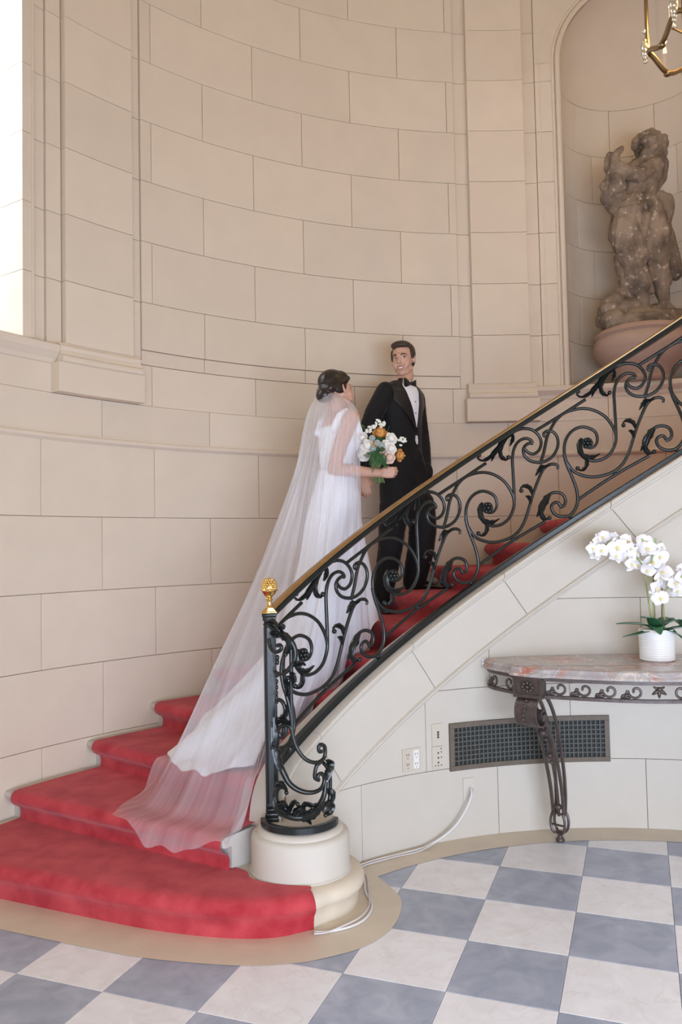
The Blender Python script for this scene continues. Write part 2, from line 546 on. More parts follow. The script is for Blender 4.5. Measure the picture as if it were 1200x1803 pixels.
# ---- niche bay at the right ---------------------------------------------------
nich = structure('wall_niche')
NC, NHW = 15.9, 8.85
NR = RO * math.radians(NHW)
SPR = 5.35
for z0, z1 in [(2.785, UP[0])] + [(UP[k], UP[k + 1]) for k in range(10)]:
    course(nich, 2.5, 4.14, [], z0, z1, RO + 0.006, M['stone'])
    course(nich, 27.66, 29.3, [], z0, z1, RO + 0.006, M['stone'])
    if z0 < 5.3:
        for a, b in ((4.14, 6.58), (25.22, 27.66)):
            course(nich, a, b, [], z0, min(z1, SPR), RO - 0.004, M['stone'], depth=0.09)
course(nich, 2.5, 31, [-0.5 + 12 * k for k in range(4)], 2.518, 2.70, RO + 0.004, M['stone'])
# spandrel above the springing
NA = 28
v, f = [], []
for k in range(NA + 1):
    a = PI * k / NA
    for q, (rad, rr) in enumerate(((NR + 0.03, RO + 0.08), (NR + 0.03, RO - 0.004))):
        v.append(V(NC - math.degrees(rad * math.cos(a) / RO), rr, SPR + rad * math.sin(a)))
    hw = math.radians(11.76) * RO
    x, z = math.cos(a), math.sin(a)
    k_ = min(hw / max(abs(x), 1e-6), 1.9 / max(z, 1e-6))
    v.append(V(NC - math.degrees(k_ * x / RO), RO - 0.004, SPR + k_ * z))
f = grid_faces(NA + 1, 3)
MB().add(v, f).build('arch_spandrel', M['stone'], nich, smooth=30)
def arch_path(off, rr):
    rad = NR + off
    P = [V(NC - math.degrees(rad / RO), rr, 2.79 + 0.12 * k) for k in range(int((SPR - 2.79) / 0.12) + 1)]
    P += [V(NC - math.degrees(rad * math.cos(PI * k / 30) / RO), rr, SPR + rad * math.sin(PI * k / 30)) for k in range(31)]
    P += [V(NC + math.degrees(rad / RO), rr, SPR - 0.12 * k) for k in range(1, int((SPR - 2.79) / 0.12) + 1)]
    return P
for off, rr, rad in ((0.012, RO - 0.012, 0.021), (0.048, RO - 0.004, 0.013), (0.150, RO - 0.002, 0.006)):
    MB().add(*tube(arch_path(off, rr), rad, n=8)).build('arch_moulding', M['stone'], nich, smooth=40)
nc = V(NC, RO, 0)
def npt(t, r, z):   # drum of the niche
    a = math.radians(NC + t)
    return (nc[0] + r * math.sin(a), nc[1] + r * math.cos(a), z)
lv = [2.785] + [u for u in UP if u < 5.25]
for k in range(len(lv) - 1):
    J = [-90, -52, -18, 18, 52, 90] if k % 2 else [-90, -70, -35, 0, 35, 70, 90]
    for a, b in zip(J[:-1], J[1:]):
        sblock('niche_block', (a, b), (a, b), lv[k], lv[k + 1], NR, 0.06, M['stone'], nich, seg=5, pt=npt)
v = []
NA, NB = 24, 10
for i in range(NA + 1):
    a = math.radians(-90 + 180 * i / NA)
    for j in range(NB + 2):
        b = max(0.0, PI / 2 * (j - 1) / NB)
        p = npt(math.degrees(a), NR * math.cos(b) + 0.0, (5.2025 if j == 0 else SPR) + NR * math.sin(b))
        v.append(p)
MB().add(v, grid_faces(NA + 1, NB + 2)).build('niche_vault', M['stone'], nich, smooth=True)
MB().add(*lathe([(0.0, 2.70), (NR + 0.05, 2.70), (NR + 0.05, 2.785), (0.0, 2.785)], 40, (nc[0], nc[1], 0), math.radians(-NC), math.radians(180 - NC))).build('niche_floor', M['stone'], nich)
v = []
for i in range(NA + 1):
    for j in range(NB + 3):
        b = max(0, PI / 2 * (j - 2) / NB)
        v.append(npt(-92 + 184 * i / NA, (NR + 0.03) * math.cos(b), (2.7 if j == 0 else SPR) + (NR + 0.03) * math.sin(b)))
MB().add(v, grid_faces(NA + 1, NB + 3)).build('mortar_core', M['mortar'], nich, smooth=True)
csweep('mortar_core', [(RO + 0.09, 2.5), (RO + 0.09, 7.1), (RO + 0.12, 7.1), (RO + 0.12, 2.5)], 2.0, 5.6, M['mortar'], nich, n=3)
tr = csweep('trim_6', [(RO + 0.05, 2.69), (RO - .006, 2.69), (RO - .012, 2.70), (RO - .016, 2.715), (RO - .03, 2.728), (RO - .044, 2.738), (RO - .056, 2.75), (RO - .058, 2.772), (RO - .05, 2.785), (RO + 0.05, 2.787)],
            2.7, 28.0, M['stone'], None)
tag(tr, kind='structure')
for k in range(-1, 10):
    course(wall, 36.0, 70, [43 + 12 * q + 6 * (k % 2) for q in range(3)], UP[k] if k >= 0 else 2.518, UP[k + 1], RO, M['stone'])
# ceiling of the stair hall
ce = MB().add(*box((0, -2.8, 7.06), (11.5, 14.6, 0.12))).build('ceiling', M['plaster'])
tag(ce, kind='structure')

# ---- wall under the flight, string and coping ----------------------------------
iw = structure('wall_inner')
csweep('mortar_core', [(RI + 0.02, -0.02), (RI + 0.02, 0.62), (RI + 0.1, 0.62), (RI + 0.1, -0.02)], -47, 75, M['mortar'], iw)
def ztop(t): return zb(t) - 0.075
# backing body of the stair string
v = []
NT = 70
for i in range(NT + 1):
    t = -48.6 + 123 * i / NT
    top = ztop(t)
    v += [V(t, RI + 0.02, 0), V(t, RI + 0.02, top), V(t, 2.22, top), V(t, 2.22, 0)]
MB().add(v, grid_faces(NT + 1, 4, cv=True) + [(0, 1, 2, 3), tuple(NT * 4 + k for k in (3, 2, 1, 0))]).build('mortar_core', M['mortar'], iw)
def clipped(a, b, z0, z1, name='stone_block'):
    sblock(name, (a, b), (a, b), z0, (lambda t: min(z1, zm(t))), RI, 0.05, M['stone_light'], iw, seg=max(2, int((b - a) / 1.6)), gap=0.0012, ch=0.0016)
tz = lambda z: (z - 1.368) / 0.0237
def row(z0, z1, js):
    s0 = tz(z0)
    js = [s0 + 0.05] + [j for j in js if j > s0 + 1]
    for a, b in zip(js[:-1], js[1:]): clipped(a, b, z0, z1)
for a, b in zip([-49, -36.8, -13.57, 9.4, 32, 55, 75][:-1], [-36.8, -13.57, 9.4, 32, 55, 75]):
    clipped(a, b, 0.0, 0.381)
row(.381, .80, [-25.4, -1.7, 21, 44, 75])
row(.80, 1.271, [-14.44, 9.42, 32, 55, 75])
row(1.271, 1.74, [21, 44, 75])
row(1.74, 2.2, [32, 55, 75])
row(2.2, 2.7, [44, 75])
row(2.7, 3.2, [75])
# string stones between moulding and coping, joints square to the slope
jb = [-50.2, -40.4, -23.7, -8.1, 9.2, 26, 43, 60, 75]
jt = [-50.6, -44.4, -27.5, -11.7, 5.6, 22.4, 39.4, 56.4, 72]
for k in range(len(jb) - 1):
    sblock('string_block', (jb[k], jb[k + 1]), (jt[k], jt[k + 1]), lambda t: zm(t) + 0.012, lambda t: zb(t) - 0.068, RI - 0.004, 0.05, M['stone_light'], iw,
           seg=10, gap=0.0012, ch=0.0016)
ms = csweep('trim_7', [(RI + .02, -.020), (RI - .004, -.020), (RI - .008, -.016), (RI - .008, -.011), (RI - .018, -.007), (RI - .023, .002), (RI - .020, .010), (RI - .010, .014), (RI - .008, .017), (RI + .02, .018)],
            -47, 75, M['stone_light'], None, zoff=zm)
tag(ms, kind='structure')
def zcap(t):
    if t > -48: return zb(t)
    k = min(1.0, (-48 - t) / 4.6)
    return zb(-48) + (0.30 - zb(-48)) * (1 - math.sqrt(max(0.0, 1 - k * k))) - 0.02245 * (-48 - t) * (1 - k)
v = []
prof = [(2.235, -.10), (2.235, -.03), (2.228, -.022), (2.056, -.022), (2.046, -.028), (2.042, -.040), (2.046, -.052), (2.058, -.058), (2.060, -.068), (RI - .004, -.076), (RI + .03, -.10)]
ts = [-52.6 + 0.3 * k for k in range(16)] + [-48 + 1.25 * k for k in range(0, 99)]
cop = structure('trim_8')
js = [-52.6, -44.6, -27.7, -11.9, 5.4, 22.4, 39.4, 56.4, 74]
for a, b in zip(js[:-1], js[1:]):
    tt = [a + 0.04] + [t for t in ts if a + 0.1 < t < b - 0.1] + [b - 0.04]
    v = []
    for t in tt:
        zz = zcap(t)
        for r, z in prof: v.append(V(t, r, zz + z))
    n = len(prof)
    MB().add(v, grid_faces(len(tt), n, cv=True) + [tuple(range(n)), tuple((len(tt) - 1) * n + k for k in range(n))[::-1]]).build('coping_stone', M['stone_light'], cop, smooth=30)

# ---- stairs --------------------------------------------------------------------
stairs = structure('stair_flight')
NPROF = [(0.052, 0.0), (0.057, 0.012), (0.060, 0.035), (0.056, 0.056), (0.044, 0.072), (0.026, 0.082), (0.010, 0.092), (0.000, 0.107), (-0.002, 0.124), (0.005, 0.143), (0.020, 0.155), (0.046, RISE)]
SPROF = [(0.080, 0.0), (0.080, 0.098), (0.034, 0.100), (0.022, 0.104), (0.016, 0.114), (0.016, 0.128), (0.022, 0.139), (0.036, 0.1445), (0.05, 0.145)]
def step_pts(n, r, off=0.0, prof=NPROF):
    """profile of step n at radius r: riser foot, nosing, tread edge"""
    z0 = (n - 1) * RISE
    return [(NOSE[n] + math.degrees((dx + off) / r), z0 + z - off * 0.9) for dx, z in prof]
for n in range(2, 20):
    rs = [2.20, 2.6, 3.0, 3.35, RO + 0.01]
    v = []
    for r in rs:
        pts = step_pts(n, r, 0.0, SPROF)
        pts = pts + [(NOSE[n + 1] + 3.0, n * RISE - 0.0138), (NOSE[n + 1] + 3.0, (n - 1) * RISE - 0.02), (pts[0][0], (n - 1) * RISE - 0.02)]
        v += [V(t, r, z) for t, z in pts]
    m_ = len(SPROF) + 3
    MB().add(v, grid_faces(len(rs), m_, cv=True) + [tuple(range(m_)), tuple((len(rs) - 1) * m_ + k for k in range(m_))[::-1]]).build('stone_step', M['tread'], stairs, smooth=35)

PLC = (-1.53, 1.25)
DRUM = 0.222
Fp = [V(-66.3, 3.74, 0)[:2], V(-66.3, 3.2, 0)[:2], V(-66.3, 2.75, 0)[:2], V(-66.2, 2.42, 0)[:2], (-1.98, .902), (-1.77, .862), (-1.60, .868), (-1.455, .930)]
Bp = [V(-57.4, 3.74, 0)[:2], V(-57.4, 3.2, 0)[:2], V(-57.4, 2.75, 0)[:2], V(-57.2, 2.42, 0)[:2], (-1.79, 1.20), (-1.735, 1.10), (-1.62, 1.035), (-1.475, 1.005)]
arcs = [(PLC[0] + 0.300 * math.sin(math.radians(a)), PLC[1] - 0.300 * math.cos(math.radians(a))) for a in range(28, 151, 8)]
def first_step(Fl, Bl, off, n=6):
    F_ = catmull(Fl, n); B_ = catmull(Bl, n)
    v = []
    P = np.array(F_)
    T = np.gradient(P, axis=0); T /= np.linalg.norm(T, axis=1)[:, None]
    N = np.c_[-T[:, 1], T[:, 0]]
    pr = [(0.030, 0.001), (0.027, 0.05), (0.022, 0.075), (0.008, 0.092), (0.0, 0.108), (0.003, 0.126), (0.012, 0.143), (0.03, 0.155), (0.055, RISE)]
    for i in range(len(P)):
        for dx, z in pr:
            q = P[i] + N[i] * (dx + off)
            v.append((q[0], q[1], max(0.001, z - off * 0.9 * (z > 0.01))))
        a = P[i] + N[i] * 0.08; b = np.array(B_[i])
        for k in range(1, 5):
            q = a + (b - a) * k / 4
            v.append((q[0], q[1], RISE - off * 0.9))
    m_ = len(pr) + 4
    return v, grid_faces(len(P), m_), len(P), m_
Bst = [V(-50, 3.74, 0)[:2], V(-50, 3.2, 0)[:2], V(-50, 2.75, 0)[:2], V(-50, 2.42, 0)[:2], (-1.6, 1.25), (-1.58, 1.25), (-1.56, 1.25), (-1.54, 1.25)]
Fst = Fp + arcs
Bs2 = Bst + [PLC] * len(arcs)
v, f, _, _ = first_step(Fst, Bs2, 0.012, 5)
MB().add(v, f).build('stone_step', M['border'], stairs, smooth=40)
# round plinth block that carries the newel
dr = [(0.0, .1), (DRUM + .010, .1), (DRUM + .010, .152), (DRUM + .004, .156), (DRUM, .162), (DRUM, .292), (DRUM - .004, .304), (DRUM - .014, .314), (DRUM - .026, .318),
      (DRUM - .028, .325), (DRUM - .036, .334), (DRUM - .048, .340), (DRUM - .075, .344), (0.0, .346)]
MB().add(*lathe(dr, 48, (PLC[0], PLC[1], 0))).build('newel_plinth', M['stone_light'], stairs, smooth=35)

# ---- carpet runner ---------------------------------------------------------------
cm, nt, b = new_mat('red_wool_carpet')
b.inputs['Roughness'].default_value = 0.95
b.inputs['Specular IOR Level'].default_value = 0.1
b.inputs['Sheen Weight'].default_value = 0.3
b.inputs['Sheen Roughness'].default_value = 0.45
b.inputs['Sheen Tint'].default_value = (1.0, 0.62, 0.64, 1)
tc = nd(nt, 'ShaderNodeTexCoord')
n1 = nd(nt, 'ShaderNodeTexNoise'); n1.inputs['Scale'].default_value = 7; n1.inputs['Detail'].default_value = 9; n1.inputs['Distortion'].default_value = 0.25
n2 = nd(nt, 'ShaderNodeTexNoise'); n2.inputs['Scale'].default_value = 260; n2.inputs['Detail'].default_value = 2
nt.links.new(tc.outputs['Object'], n1.inputs['Vector']); nt.links.new(tc.outputs['Object'], n2.inputs['Vector'])
cr = nd(nt, 'ShaderNodeValToRGB')
cr.color_ramp.elements[0].position = 0.34; cr.color_ramp.elements[0].color = (0.40, 0.029, 0.041, 1)
cr.color_ramp.elements[1].position = 0.68; cr.color_ramp.elements[1].color = (0.58, 0.075, 0.085, 1)
nt.links.new(n1.outputs['Fac'], cr.inputs[0])
hs = nd(nt, 'ShaderNodeHueSaturation')
mr = nd(nt, 'ShaderNodeMapRange'); mr.inputs['To Min'].default_value = 0.75; mr.inputs['To Max'].default_value = 1.25
nt.links.new(n2.outputs['Fac'], mr.inputs['Value']); nt.links.new(mr.outputs[0], hs.inputs['Value'])
nt.links.new(cr.outputs[0], hs.inputs['Color']); nt.links.new(hs.outputs[0], b.inputs['Base Color'])
bp = nd(nt, 'ShaderNodeBump'); bp.inputs['Strength'].default_value = 0.6; bp.inputs['Distance'].default_value = 0.004
nt.links.new(n2.outputs['Fac'], bp.inputs['Height']); nt.links.new(bp.outputs[0], b.inputs['Normal'])
M['carpet'] = cm
carpet = MB()
v = []
rs = [2.195, 2.3, 2.5, 2.7, 2.9, 3.1, 3.3, 3.5, 3.625, 3.642, 3.648]
for k, r in enumerate(rs):
    off = {9: 0.003, 10: 0.012}.get(k, 0.0)
    for n in range(2, 20):
        pts = step_pts(n, r, off)
        a = pts[-1][0]; e = NOSE[n + 1] + math.degrees(0.052 / r)
        pts += [(a + (e - a) * q, n * RISE - off) for q in (0.35, 0.7)]
        v += [V(t, r, z) for t, z in pts]
carpet.add(v, grid_faces(len(rs), len(v) // len(rs)))
Fc = [V(-66.3, 3.648, 0)[:2]] + Fp[1:]
Bc = [V(-57.5, 3.648, 0)[:2]] + Bp[1:]
v, f, nu_, nv_ = first_step(Fc, Bc, 0.0)
# turned-down cut edge at the end
k0 = (nu_ - 1) * nv_
base = len(v)
for q in range(nv_):
    p = v[k0 + q]
    v.append((p[0] + 0.004, p[1] + 0.002, max(0.0, p[2] - 0.016)))
f += [(k0 + q, k0 + q + 1, base + q + 1, base + q) for q in range(nv_ - 1)]
for q in range(9): v[q] = (v[q][0], v[q][1], v[q][2])
carpet.add(v, f)
co = carpet.build('carpet_runner', M['carpet'], None, smooth=True)
tag(co, 'red wool carpet runner laid down the curved stone steps', 'carpet')
# ------------------------------------------------------------------ balustrade
RR = 2.12
HT = 0.75
def rmap(t, v, d=0.0):
    """railing surface: t degrees, v height fraction between bottom rail and handrail, d towards the hall"""
    return np.array(V(t, RR - d, zb(t) + HT * v))

def smooth2(pts, n=7):
    return catmull(pts, n)

rail = empty('stair_railing', V(-51.9, RR, 0.36))
tag(rail, 'black wrought iron stair railing with scrolls, leaves and brass handrail', 'railing')
T0, T1 = -51.6, 62.0

def rail_sweep(name, sec, v0, mat, t0=T0, t1=T1, n=120):
    v = []
    for i in range(n + 1):
        t = t0 + (t1 - t0) * i / n
        for dr, dz in sec:
            v.append(V(t, RR + dr, zb(t) + v0 + dz))
    m_ = len(sec)
    f = grid_faces(n + 1, m_, cv=True) + [tuple(range(m_)), tuple(n * m_ + k for k in range(m_))[::-1]]
    return MB().add(v, f).build(name, mat, rail, smooth=35)
rail_sweep('handrail', [(-.023, -.0165), (-.024, -.010), (-.021, -.004), (-.013, .000), (0, .001), (.013, .000), (.021, -.004), (.024, -.010), (.023, -.0165)], HT, M['brass_rail'])
rail_sweep('rail_core', [(-.024, -.048), (-.024, -.036), (-.020, -.033), (-.020, -.026), (-.026, -.017), (.026, -.017), (.020, -.026), (.020, -.033), (.024, -.036), (.024, -.048)], HT, M['iron'])
rail_sweep('bottom_rail', [(-.022, -.017), (-.022, .012), (-.017, .017), (.017, .017), (.022, .012), (.022, -.017)], 0.0, M['iron'])

BAR = 0.0092
MOT = {
'spiral':[(0.07, 0.463), (0.88, 0.444), (1.43, 0.458), (1.55, 0.497), (1.25, 0.55), (0.39, 0.605), (-0.76, 0.651), (-1.94, 0.667), (-2.91, 0.652), (-3.46, 0.607), (-3.57, 0.541), (-3.3, 0.465), (-2.82, 0.398)],
'tail':[(-3.66, 0.532), (-3.2, 0.432), (-2.45, 0.316), (-1.9, 0.213), (-1.75, 0.127), (-2.1, 0.074), (-2.97, 0.048), (-4.18, 0.071), (-5.34, 0.128), (-5.84, 0.188), (-5.55, 0.214), (-4.88, 0.202), (-4.5, 0.168), (-4.35, 0.152)],
'hook':[(-4.51, 0.153), (-3.84, 0.149), (-3.64, 0.185), (-4.07, 0.239), (-5.06, 0.284), (-6.0, 0.3), (-6.87, 0.285), (-7.54, 0.241), (-7.84, 0.191)],
'flour':[(-3.3, 0.465), (-2.36, 0.368), (-1.1, 0.294), (0.63, 0.225), (2.48, 0.182), (3.99, 0.167), (5.09, 0.178), (5.87, 0.216), (6.44, 0.268), (6.98, 0.332), (7.6, 0.4), (8.33, 0.464), (9.11, 0.514), (9.96, 0.524), (10.86, 0.505), (11.45, 0.472), (11.39, 0.448)],
'arc':[(-7.41, 0.57), (-6.76, 0.644), (-6.17, 0.741), (-5.47, 0.789), (-4.6, 0.826), (-3.51, 0.838), (-2.09, 0.822), (-0.45, 0.783), (1.17, 0.718), (2.75, 0.623), (3.81, 0.52), (4.32, 0.436), (4.23, 0.373), (3.5, 0.32), (2.33, 0.31), (0.94, 0.338), (-0.1, 0.383)],
'stem':[(4.38, 0.423), (4.37, 0.52), (4.31, 0.64), (4.28, 0.749), (4.62, 0.814), (5.34, 0.844), (6.38, 0.836), (7.23, 0.801), (7.62, 0.762)],
'loop':[(7.62, 0.76), (7.04, 0.78), (6.34, 0.779), (6.05, 0.749), (6.34, 0.698), (7.18, 0.64), (8.48, 0.59), (9.65, 0.567), (10.79, 0.573), (11.5, 0.617), (11.54, 0.678), (11.01, 0.74), (10.13, 0.781), (9.45, 0.785), (9.43, 0.762), (9.95, 0.746)],
'chook':[(4.24, 0.94), (5.28, 0.935), (6.43, 0.911), (7.66, 0.861), (8.58, 0.792), (8.95, 0.727), (8.58, 0.682), (7.71, 0.678), (6.81, 0.717), (6.22, 0.764)],
'ubar1':[(-7.98, 0.843), (-3.51, 0.838)],
'ubar2':[(-3.51, 0.838), (-0.06, 0.84)],
'lbar':[(-1.68, 0.125), (3.85, 0.134), (9.13, 0.119)],
'balls':[(3.98, 0.147), (-2.98, 0.033)],
'ros':[(-0.02, 0.503)],
'leafA':[(4.7, 0.942), (3.42, 0.936), (1.98, 0.893), (0.55, 0.866), (-0.74, 0.879), (-1.5, 0.931), (-1.19, 0.935)],
'leafA2':[(2.94, 0.924), (2.33, 0.877), (2.41, 0.821), (3.2, 0.768), (3.6, 0.775)],
'leafA3':[(4.35, 0.936), (4.44, 0.895), (3.95, 0.851)],
'leafA4':[(1.74, 0.889), (1.26, 0.861), (0.88, 0.827)],
'leafB':[(9.07, 0.55), (8.37, 0.528), (7.9, 0.505)],
'leafB2':[(7.25, 0.389), (6.94, 0.441), (6.16, 0.482), (5.47, 0.488), (5.5, 0.465)],
'leafB3':[(6.98, 0.322), (6.78, 0.372), (6.22, 0.404)],
'leafB4':[(8.91, 0.549), (9.62, 0.523), (10.3, 0.525)],
'leafC':[(-6.07, 0.298), (-6.76, 0.281), (-7.35, 0.246), (-7.56, 0.199), (-6.96, 0.139), (-6.25, 0.126)],
'leafC2':[(-7.23, 0.253), (-7.83, 0.217), (-8.19, 0.191)],
'leafC3':[(-6.41, 0.297), (-6.55, 0.259), (-6.9, 0.232)],
'leafD':[(-0.82, 0.564), (-1.3, 0.541), (-1.22, 0.486), (-0.55, 0.418), (0.72, 0.374), (1.94, 0.363)],
'leafD2':[(-0.55, 0.418), (-0.11, 0.367), (-0.36, 0.332), (-1.08, 0.328), (-1.65, 0.361)],
}
def leaf_pts(path, W, lobes=4, n=16, mapf=rmap, rk=RR, lift=0.016, aspect=HT):
    """acanthus leaf: lobed, ribbed ribbon along a path on the railing surface (returns verts, faces)"""
    P = resample(catmull(path, 6), n)
    # metric coordinates on the unrolled surface
    k = math.radians(1) * rk
    Q = np.c_[P[:, 0] * k, (P[:, 1] * aspect + (0.02245 * P[:, 0] if mapf is rmap else 0))]
    T = np.gradient(Q, axis=0); T /= np.linalg.norm(T, axis=1)[:, None] + 1e-9
    Nn = np.c_[-T[:, 1], T[:, 0]]
    rows = []
    for i in range(n):
        u = i / (n - 1)
        w = W * (math.sin(PI * min(1, 0.12 + 0.88 * u) ** 0.8) * 0.85 + 0.12) * (1.0 + 0.42 * (((u * lobes) % 1.0) - 0.45))
        cup = lift * math.sin(PI * (0.15 + 0.8 * u))
        for s_, d in ((-1.0, 0.000), (-0.72, 0.55), (-0.34, 0.95), (0.0, 0.62), (0.34, 0.95), (0.72, 0.55), (1.0, 0.000)):
            q = Q[i] + Nn[i] * w * s_
            rows.append((q, 0.004 + d * cup))
        for s_ in (0.8, 0.0, -0.8):
            rows.append((Q[i] + Nn[i] * w * s_, -0.006))
    v = []
    for q, d in rows:
        t = q[0] / k
        v.append(mapf(t, (q[1] - (0.02245 * t if mapf is rmap else 0)) / aspect, d))
    f = grid_faces(n, 10, cv=True) + [tuple(range(10))[::-1], tuple((n - 1) * 10 + j for j in range(10))]
    tip = v[(n - 1) * 10 + 3]
    return v, f, tip

LEAVES = {'leafA': (.017, 5), 'leafA2': (.015, 3), 'leafA3': (.011, 2), 'leafA4': (.011, 2), 'leafB': (.014, 3), 'leafB2': (.014, 4), 'leafB3': (.012, 3),
          'leafB4': (.009, 2), 'leafC': (.020, 4), 'leafC2': (.013, 2), 'leafC3': (.011, 2), 'leafD': (.017, 4), 'leafD2': (.012, 3)}
BALLTIP = {'leafA', 'leafA2', 'leafB2', 'leafC', 'leafD2'}
PANELS = [-45.64 + 16.08 * k for k in range(0, 7)]
meshes = {}
for pi, tc_ in enumerate(PANELS):
    for nm, pts in MOT.items():
        P = [(t + tc_, v) for t, v in pts]
        if nm in ('balls', 'ros') or nm.startswith('leaf'): continue
        if min(p[0] for p in P) < T0 + 0.4:
            S = [p for p in smooth2(P) if p[0] > T0 + 0.5]
            if len(S) < 6: continue
        else:
            S = smooth2(P)
        S3 = [rmap(*p) for p in S]
        r0 = BAR
        if nm in ('spiral',): rad = [BAR * .85] * 3 + [BAR] * 9
        elif nm in ('flour', 'loop', 'hook'): rad = [BAR] * 8 + [BAR * .75]
        else: rad = r0
        nmn = {'spiral': 'spiral_scroll', 'tail': 'lower_scroll', 'hook': 'hook_scroll', 'flour': 'flourish', 'arc': 'arc_bar', 'stem': 'stem', 'loop': 'loop_scroll',
               'chook': 'upper_scroll', 'ubar1': 'upper_bar', 'ubar2': 'upper_bar', 'lbar': 'lower_bar'}[nm]
        o = MB().add(*tube(S3, rad, n=8, up=V(tc_, 1, 0))).build(nmn, M['iron'], rail, smooth=50)
    for nm, (W, lb) in LEAVES.items():
        P = [(t + tc_, v) for t, v in MOT[nm]]
        if min(p[0] for p in P) < T0 + 0.6: continue
        v, f, tip = leaf_pts(P, W, lb)
        mb = MB().add(v, f)
        if nm in BALLTIP: mb.add(*ball(tip, 0.013))
        mb.build('acanthus_leaf', M['iron'], rail, smooth=60)
    for t, v_ in MOT['balls']:
        MB().add(*ball(rmap(t + tc_, v_), 0.011)).build('collar_ball', M['iron'], rail, smooth=True)
    t, v_ = MOT['ros'][0]
    ro = MB().add(*ball(rmap(t + tc_, v_, .012), 0.012))
    for k in range(6):
        a = PI / 3 * k
        ro.add(*ball(rmap(t + tc_ + math.degrees(0.021 * math.cos(a) / RR), v_ + (0.021 * math.sin(a) - 0.02245 * math.degrees(0.021 * math.cos(a) / RR)) / HT, .008), 0.0115))
    ro.add(*tube([rmap(t + tc_, v_, -.004), rmap(t + tc_, v_, .006)], 0.033, n=14, up=(0, 0, 1)))
    ro.build('rosette', M['iron'], rail, smooth=50)
# ---- newel post and its volute ------------------------------------------------------
NX, NY = -1.657, 1.283
nrz = math.radians(52 - 90 + 40)
nw = MB().add(*box((NX, NY, 0.80), (0.050, 0.050, 0.91), nrz, 0.004))
for dx, dy in ((1, 0), (0, 1), (-1, 0), (0, -1)):
    c_, s_ = math.cos(nrz), math.sin(nrz)
    ox, oy = dx * 0.026, dy * 0.026
    nw.add(*box((NX + ox * c_ - oy * s_, NY + ox * s_ + oy * c_, 0.82), (0.022 if dx == 0 else 0.006, 0.022 if dy == 0 else 0.006, 0.80), nrz))
po = nw.build('newel_post', M['iron'], rail, smooth=30)
for z, w, h in ((.352, .070, .02), (.37, .062, .022), (.395, .058, .012), (.415, .056, .02), (1.235, .056, .012), (1.262, .060, .02), (1.278, .068, .014)):
    MB().add(*box((NX, NY, z), (w, w, h), nrz, 0.003)).build('newel_collar', M['iron'], po, smooth=30)
fz = 1.285
fin = MB().add(*box((NX, NY, fz + .005), (.072, .072, .009), nrz, 0.003))
for k in range(4):
    w = .060 - .008 * k
    fin.add(*box((NX, NY, fz + .012 + .004 * k), (w, w, .005), nrz, 0.001))
fin.add(*lathe([(.016, .026), (.013, .034), (.0125, .050), (.014, .060), (.018, .065), (.013, .070), (.012, .074), (.020, .080), (.029, .090), (.034, .101),
                (.039, .104), (.040, .108), (.038, .111), (.033, .113), (.0335, .122), (.031, .138), (.024, .152), (.013, .161), (.004, .165), (.0, .165)], 28, (NX, NY, fz)))
fo = fin.build('finial', M['brass'], rail, smooth=40)
fs = MB()
for row in range(5):
    zz = fz + .116 + row * .0095
    rr_ = np.interp(zz - fz, [.113, .122, .138, .152, .161], [.033, .0335, .031, .024, .013])
    for k in range(14):
        a = 2 * PI * (k + .5 * (row % 2)) / 14
        fs.add(*ball((NX + rr_ * math.cos(a), NY + rr_ * math.sin(a), zz), (.0055, .0055, .006), 6, 5))
fs.build('acorn_scales', M['brass'], fo, smooth=True)

VOL = {
'v1':[(-40, 1.237), (-29, 1.218), (-19, 1.209), (-9, 1.19), (-1, 1.15), (0, 1.111), (-4, 1.078), (-11, 1.052), (-21, 1.035), (-30, 1.036), (-34, 1.047)],
'v2':[(-46, 1.186), (-42, 1.147), (-34, 1.13), (-26, 1.133), (-21, 1.146), (-23, 1.159), (-28, 1.158), (-29, 1.151)],
'v4':[(-17, 1.117), (-21, 1.077), (-22, 1.034), (-19, 0.985), (-14, 0.94), (-10, 0.894), (-8, 0.855)],
'v4b':[(-8, 0.855), (-7, 0.831), (-6, 0.782), (-2, 0.733), (5, 0.693), (15, 0.662), (27, 0.647), (38, 0.647), (46, 0.662), (48, 0.687), (46, 0.71), (39, 0.719), (35, 0.711), (36, 0.692), (41, 0.688)],
'v6':[(-32, 0.906), (-30, 0.921), (-22, 0.916), (-17, 0.887), (-18, 0.861), (-25, 0.83)],
'v7':[(-32, 0.781), (-25, 0.805), (-16, 0.814), (-9, 0.806), (-6, 0.782)],
'v7b':[(-16, 0.807), (-16, 0.781), (-20, 0.764), (-25, 0.76), (-27, 0.774)],
'v8':[(-39, 0.825), (-34, 0.744), (-33, 0.695), (-28, 0.648), (-20, 0.601), (-12, 0.564), (0, 0.538), (14, 0.523), (29, 0.521), (40, 0.534), (45, 0.564), (41, 0.591), (35, 0.593), (32, 0.58)],
'v9':[(38, 0.644), (31, 0.631), (28, 0.606), (28, 0.58), (35, 0.567)],
'v10':[(44, 0.637), (54, 0.604), (59, 0.561), (58, 0.496), (54, 0.452)],
'v11':[(-17, 0.517), (-18, 0.54), (-26, 0.546), (-34, 0.528), (-37, 0.488), (-30, 0.445), (-15, 0.426), (2, 0.418), (20, 0.43), (34, 0.459), (44, 0.499), (48, 0.552)],
'v12':[(-27, 0.689), (-21, 0.702), (-14, 0.716), (-9, 0.712), (-11, 0.698)],
'v5':[(-6, 1.19), (-6, 1.068), (-7, 0.953), (-6, 0.81)],
'ring':[(-40, 0.388), (-21, 0.375), (2, 0.363), (25, 0.357), (46, 0.358), (65, 0.374)],
}
VR = 0.165
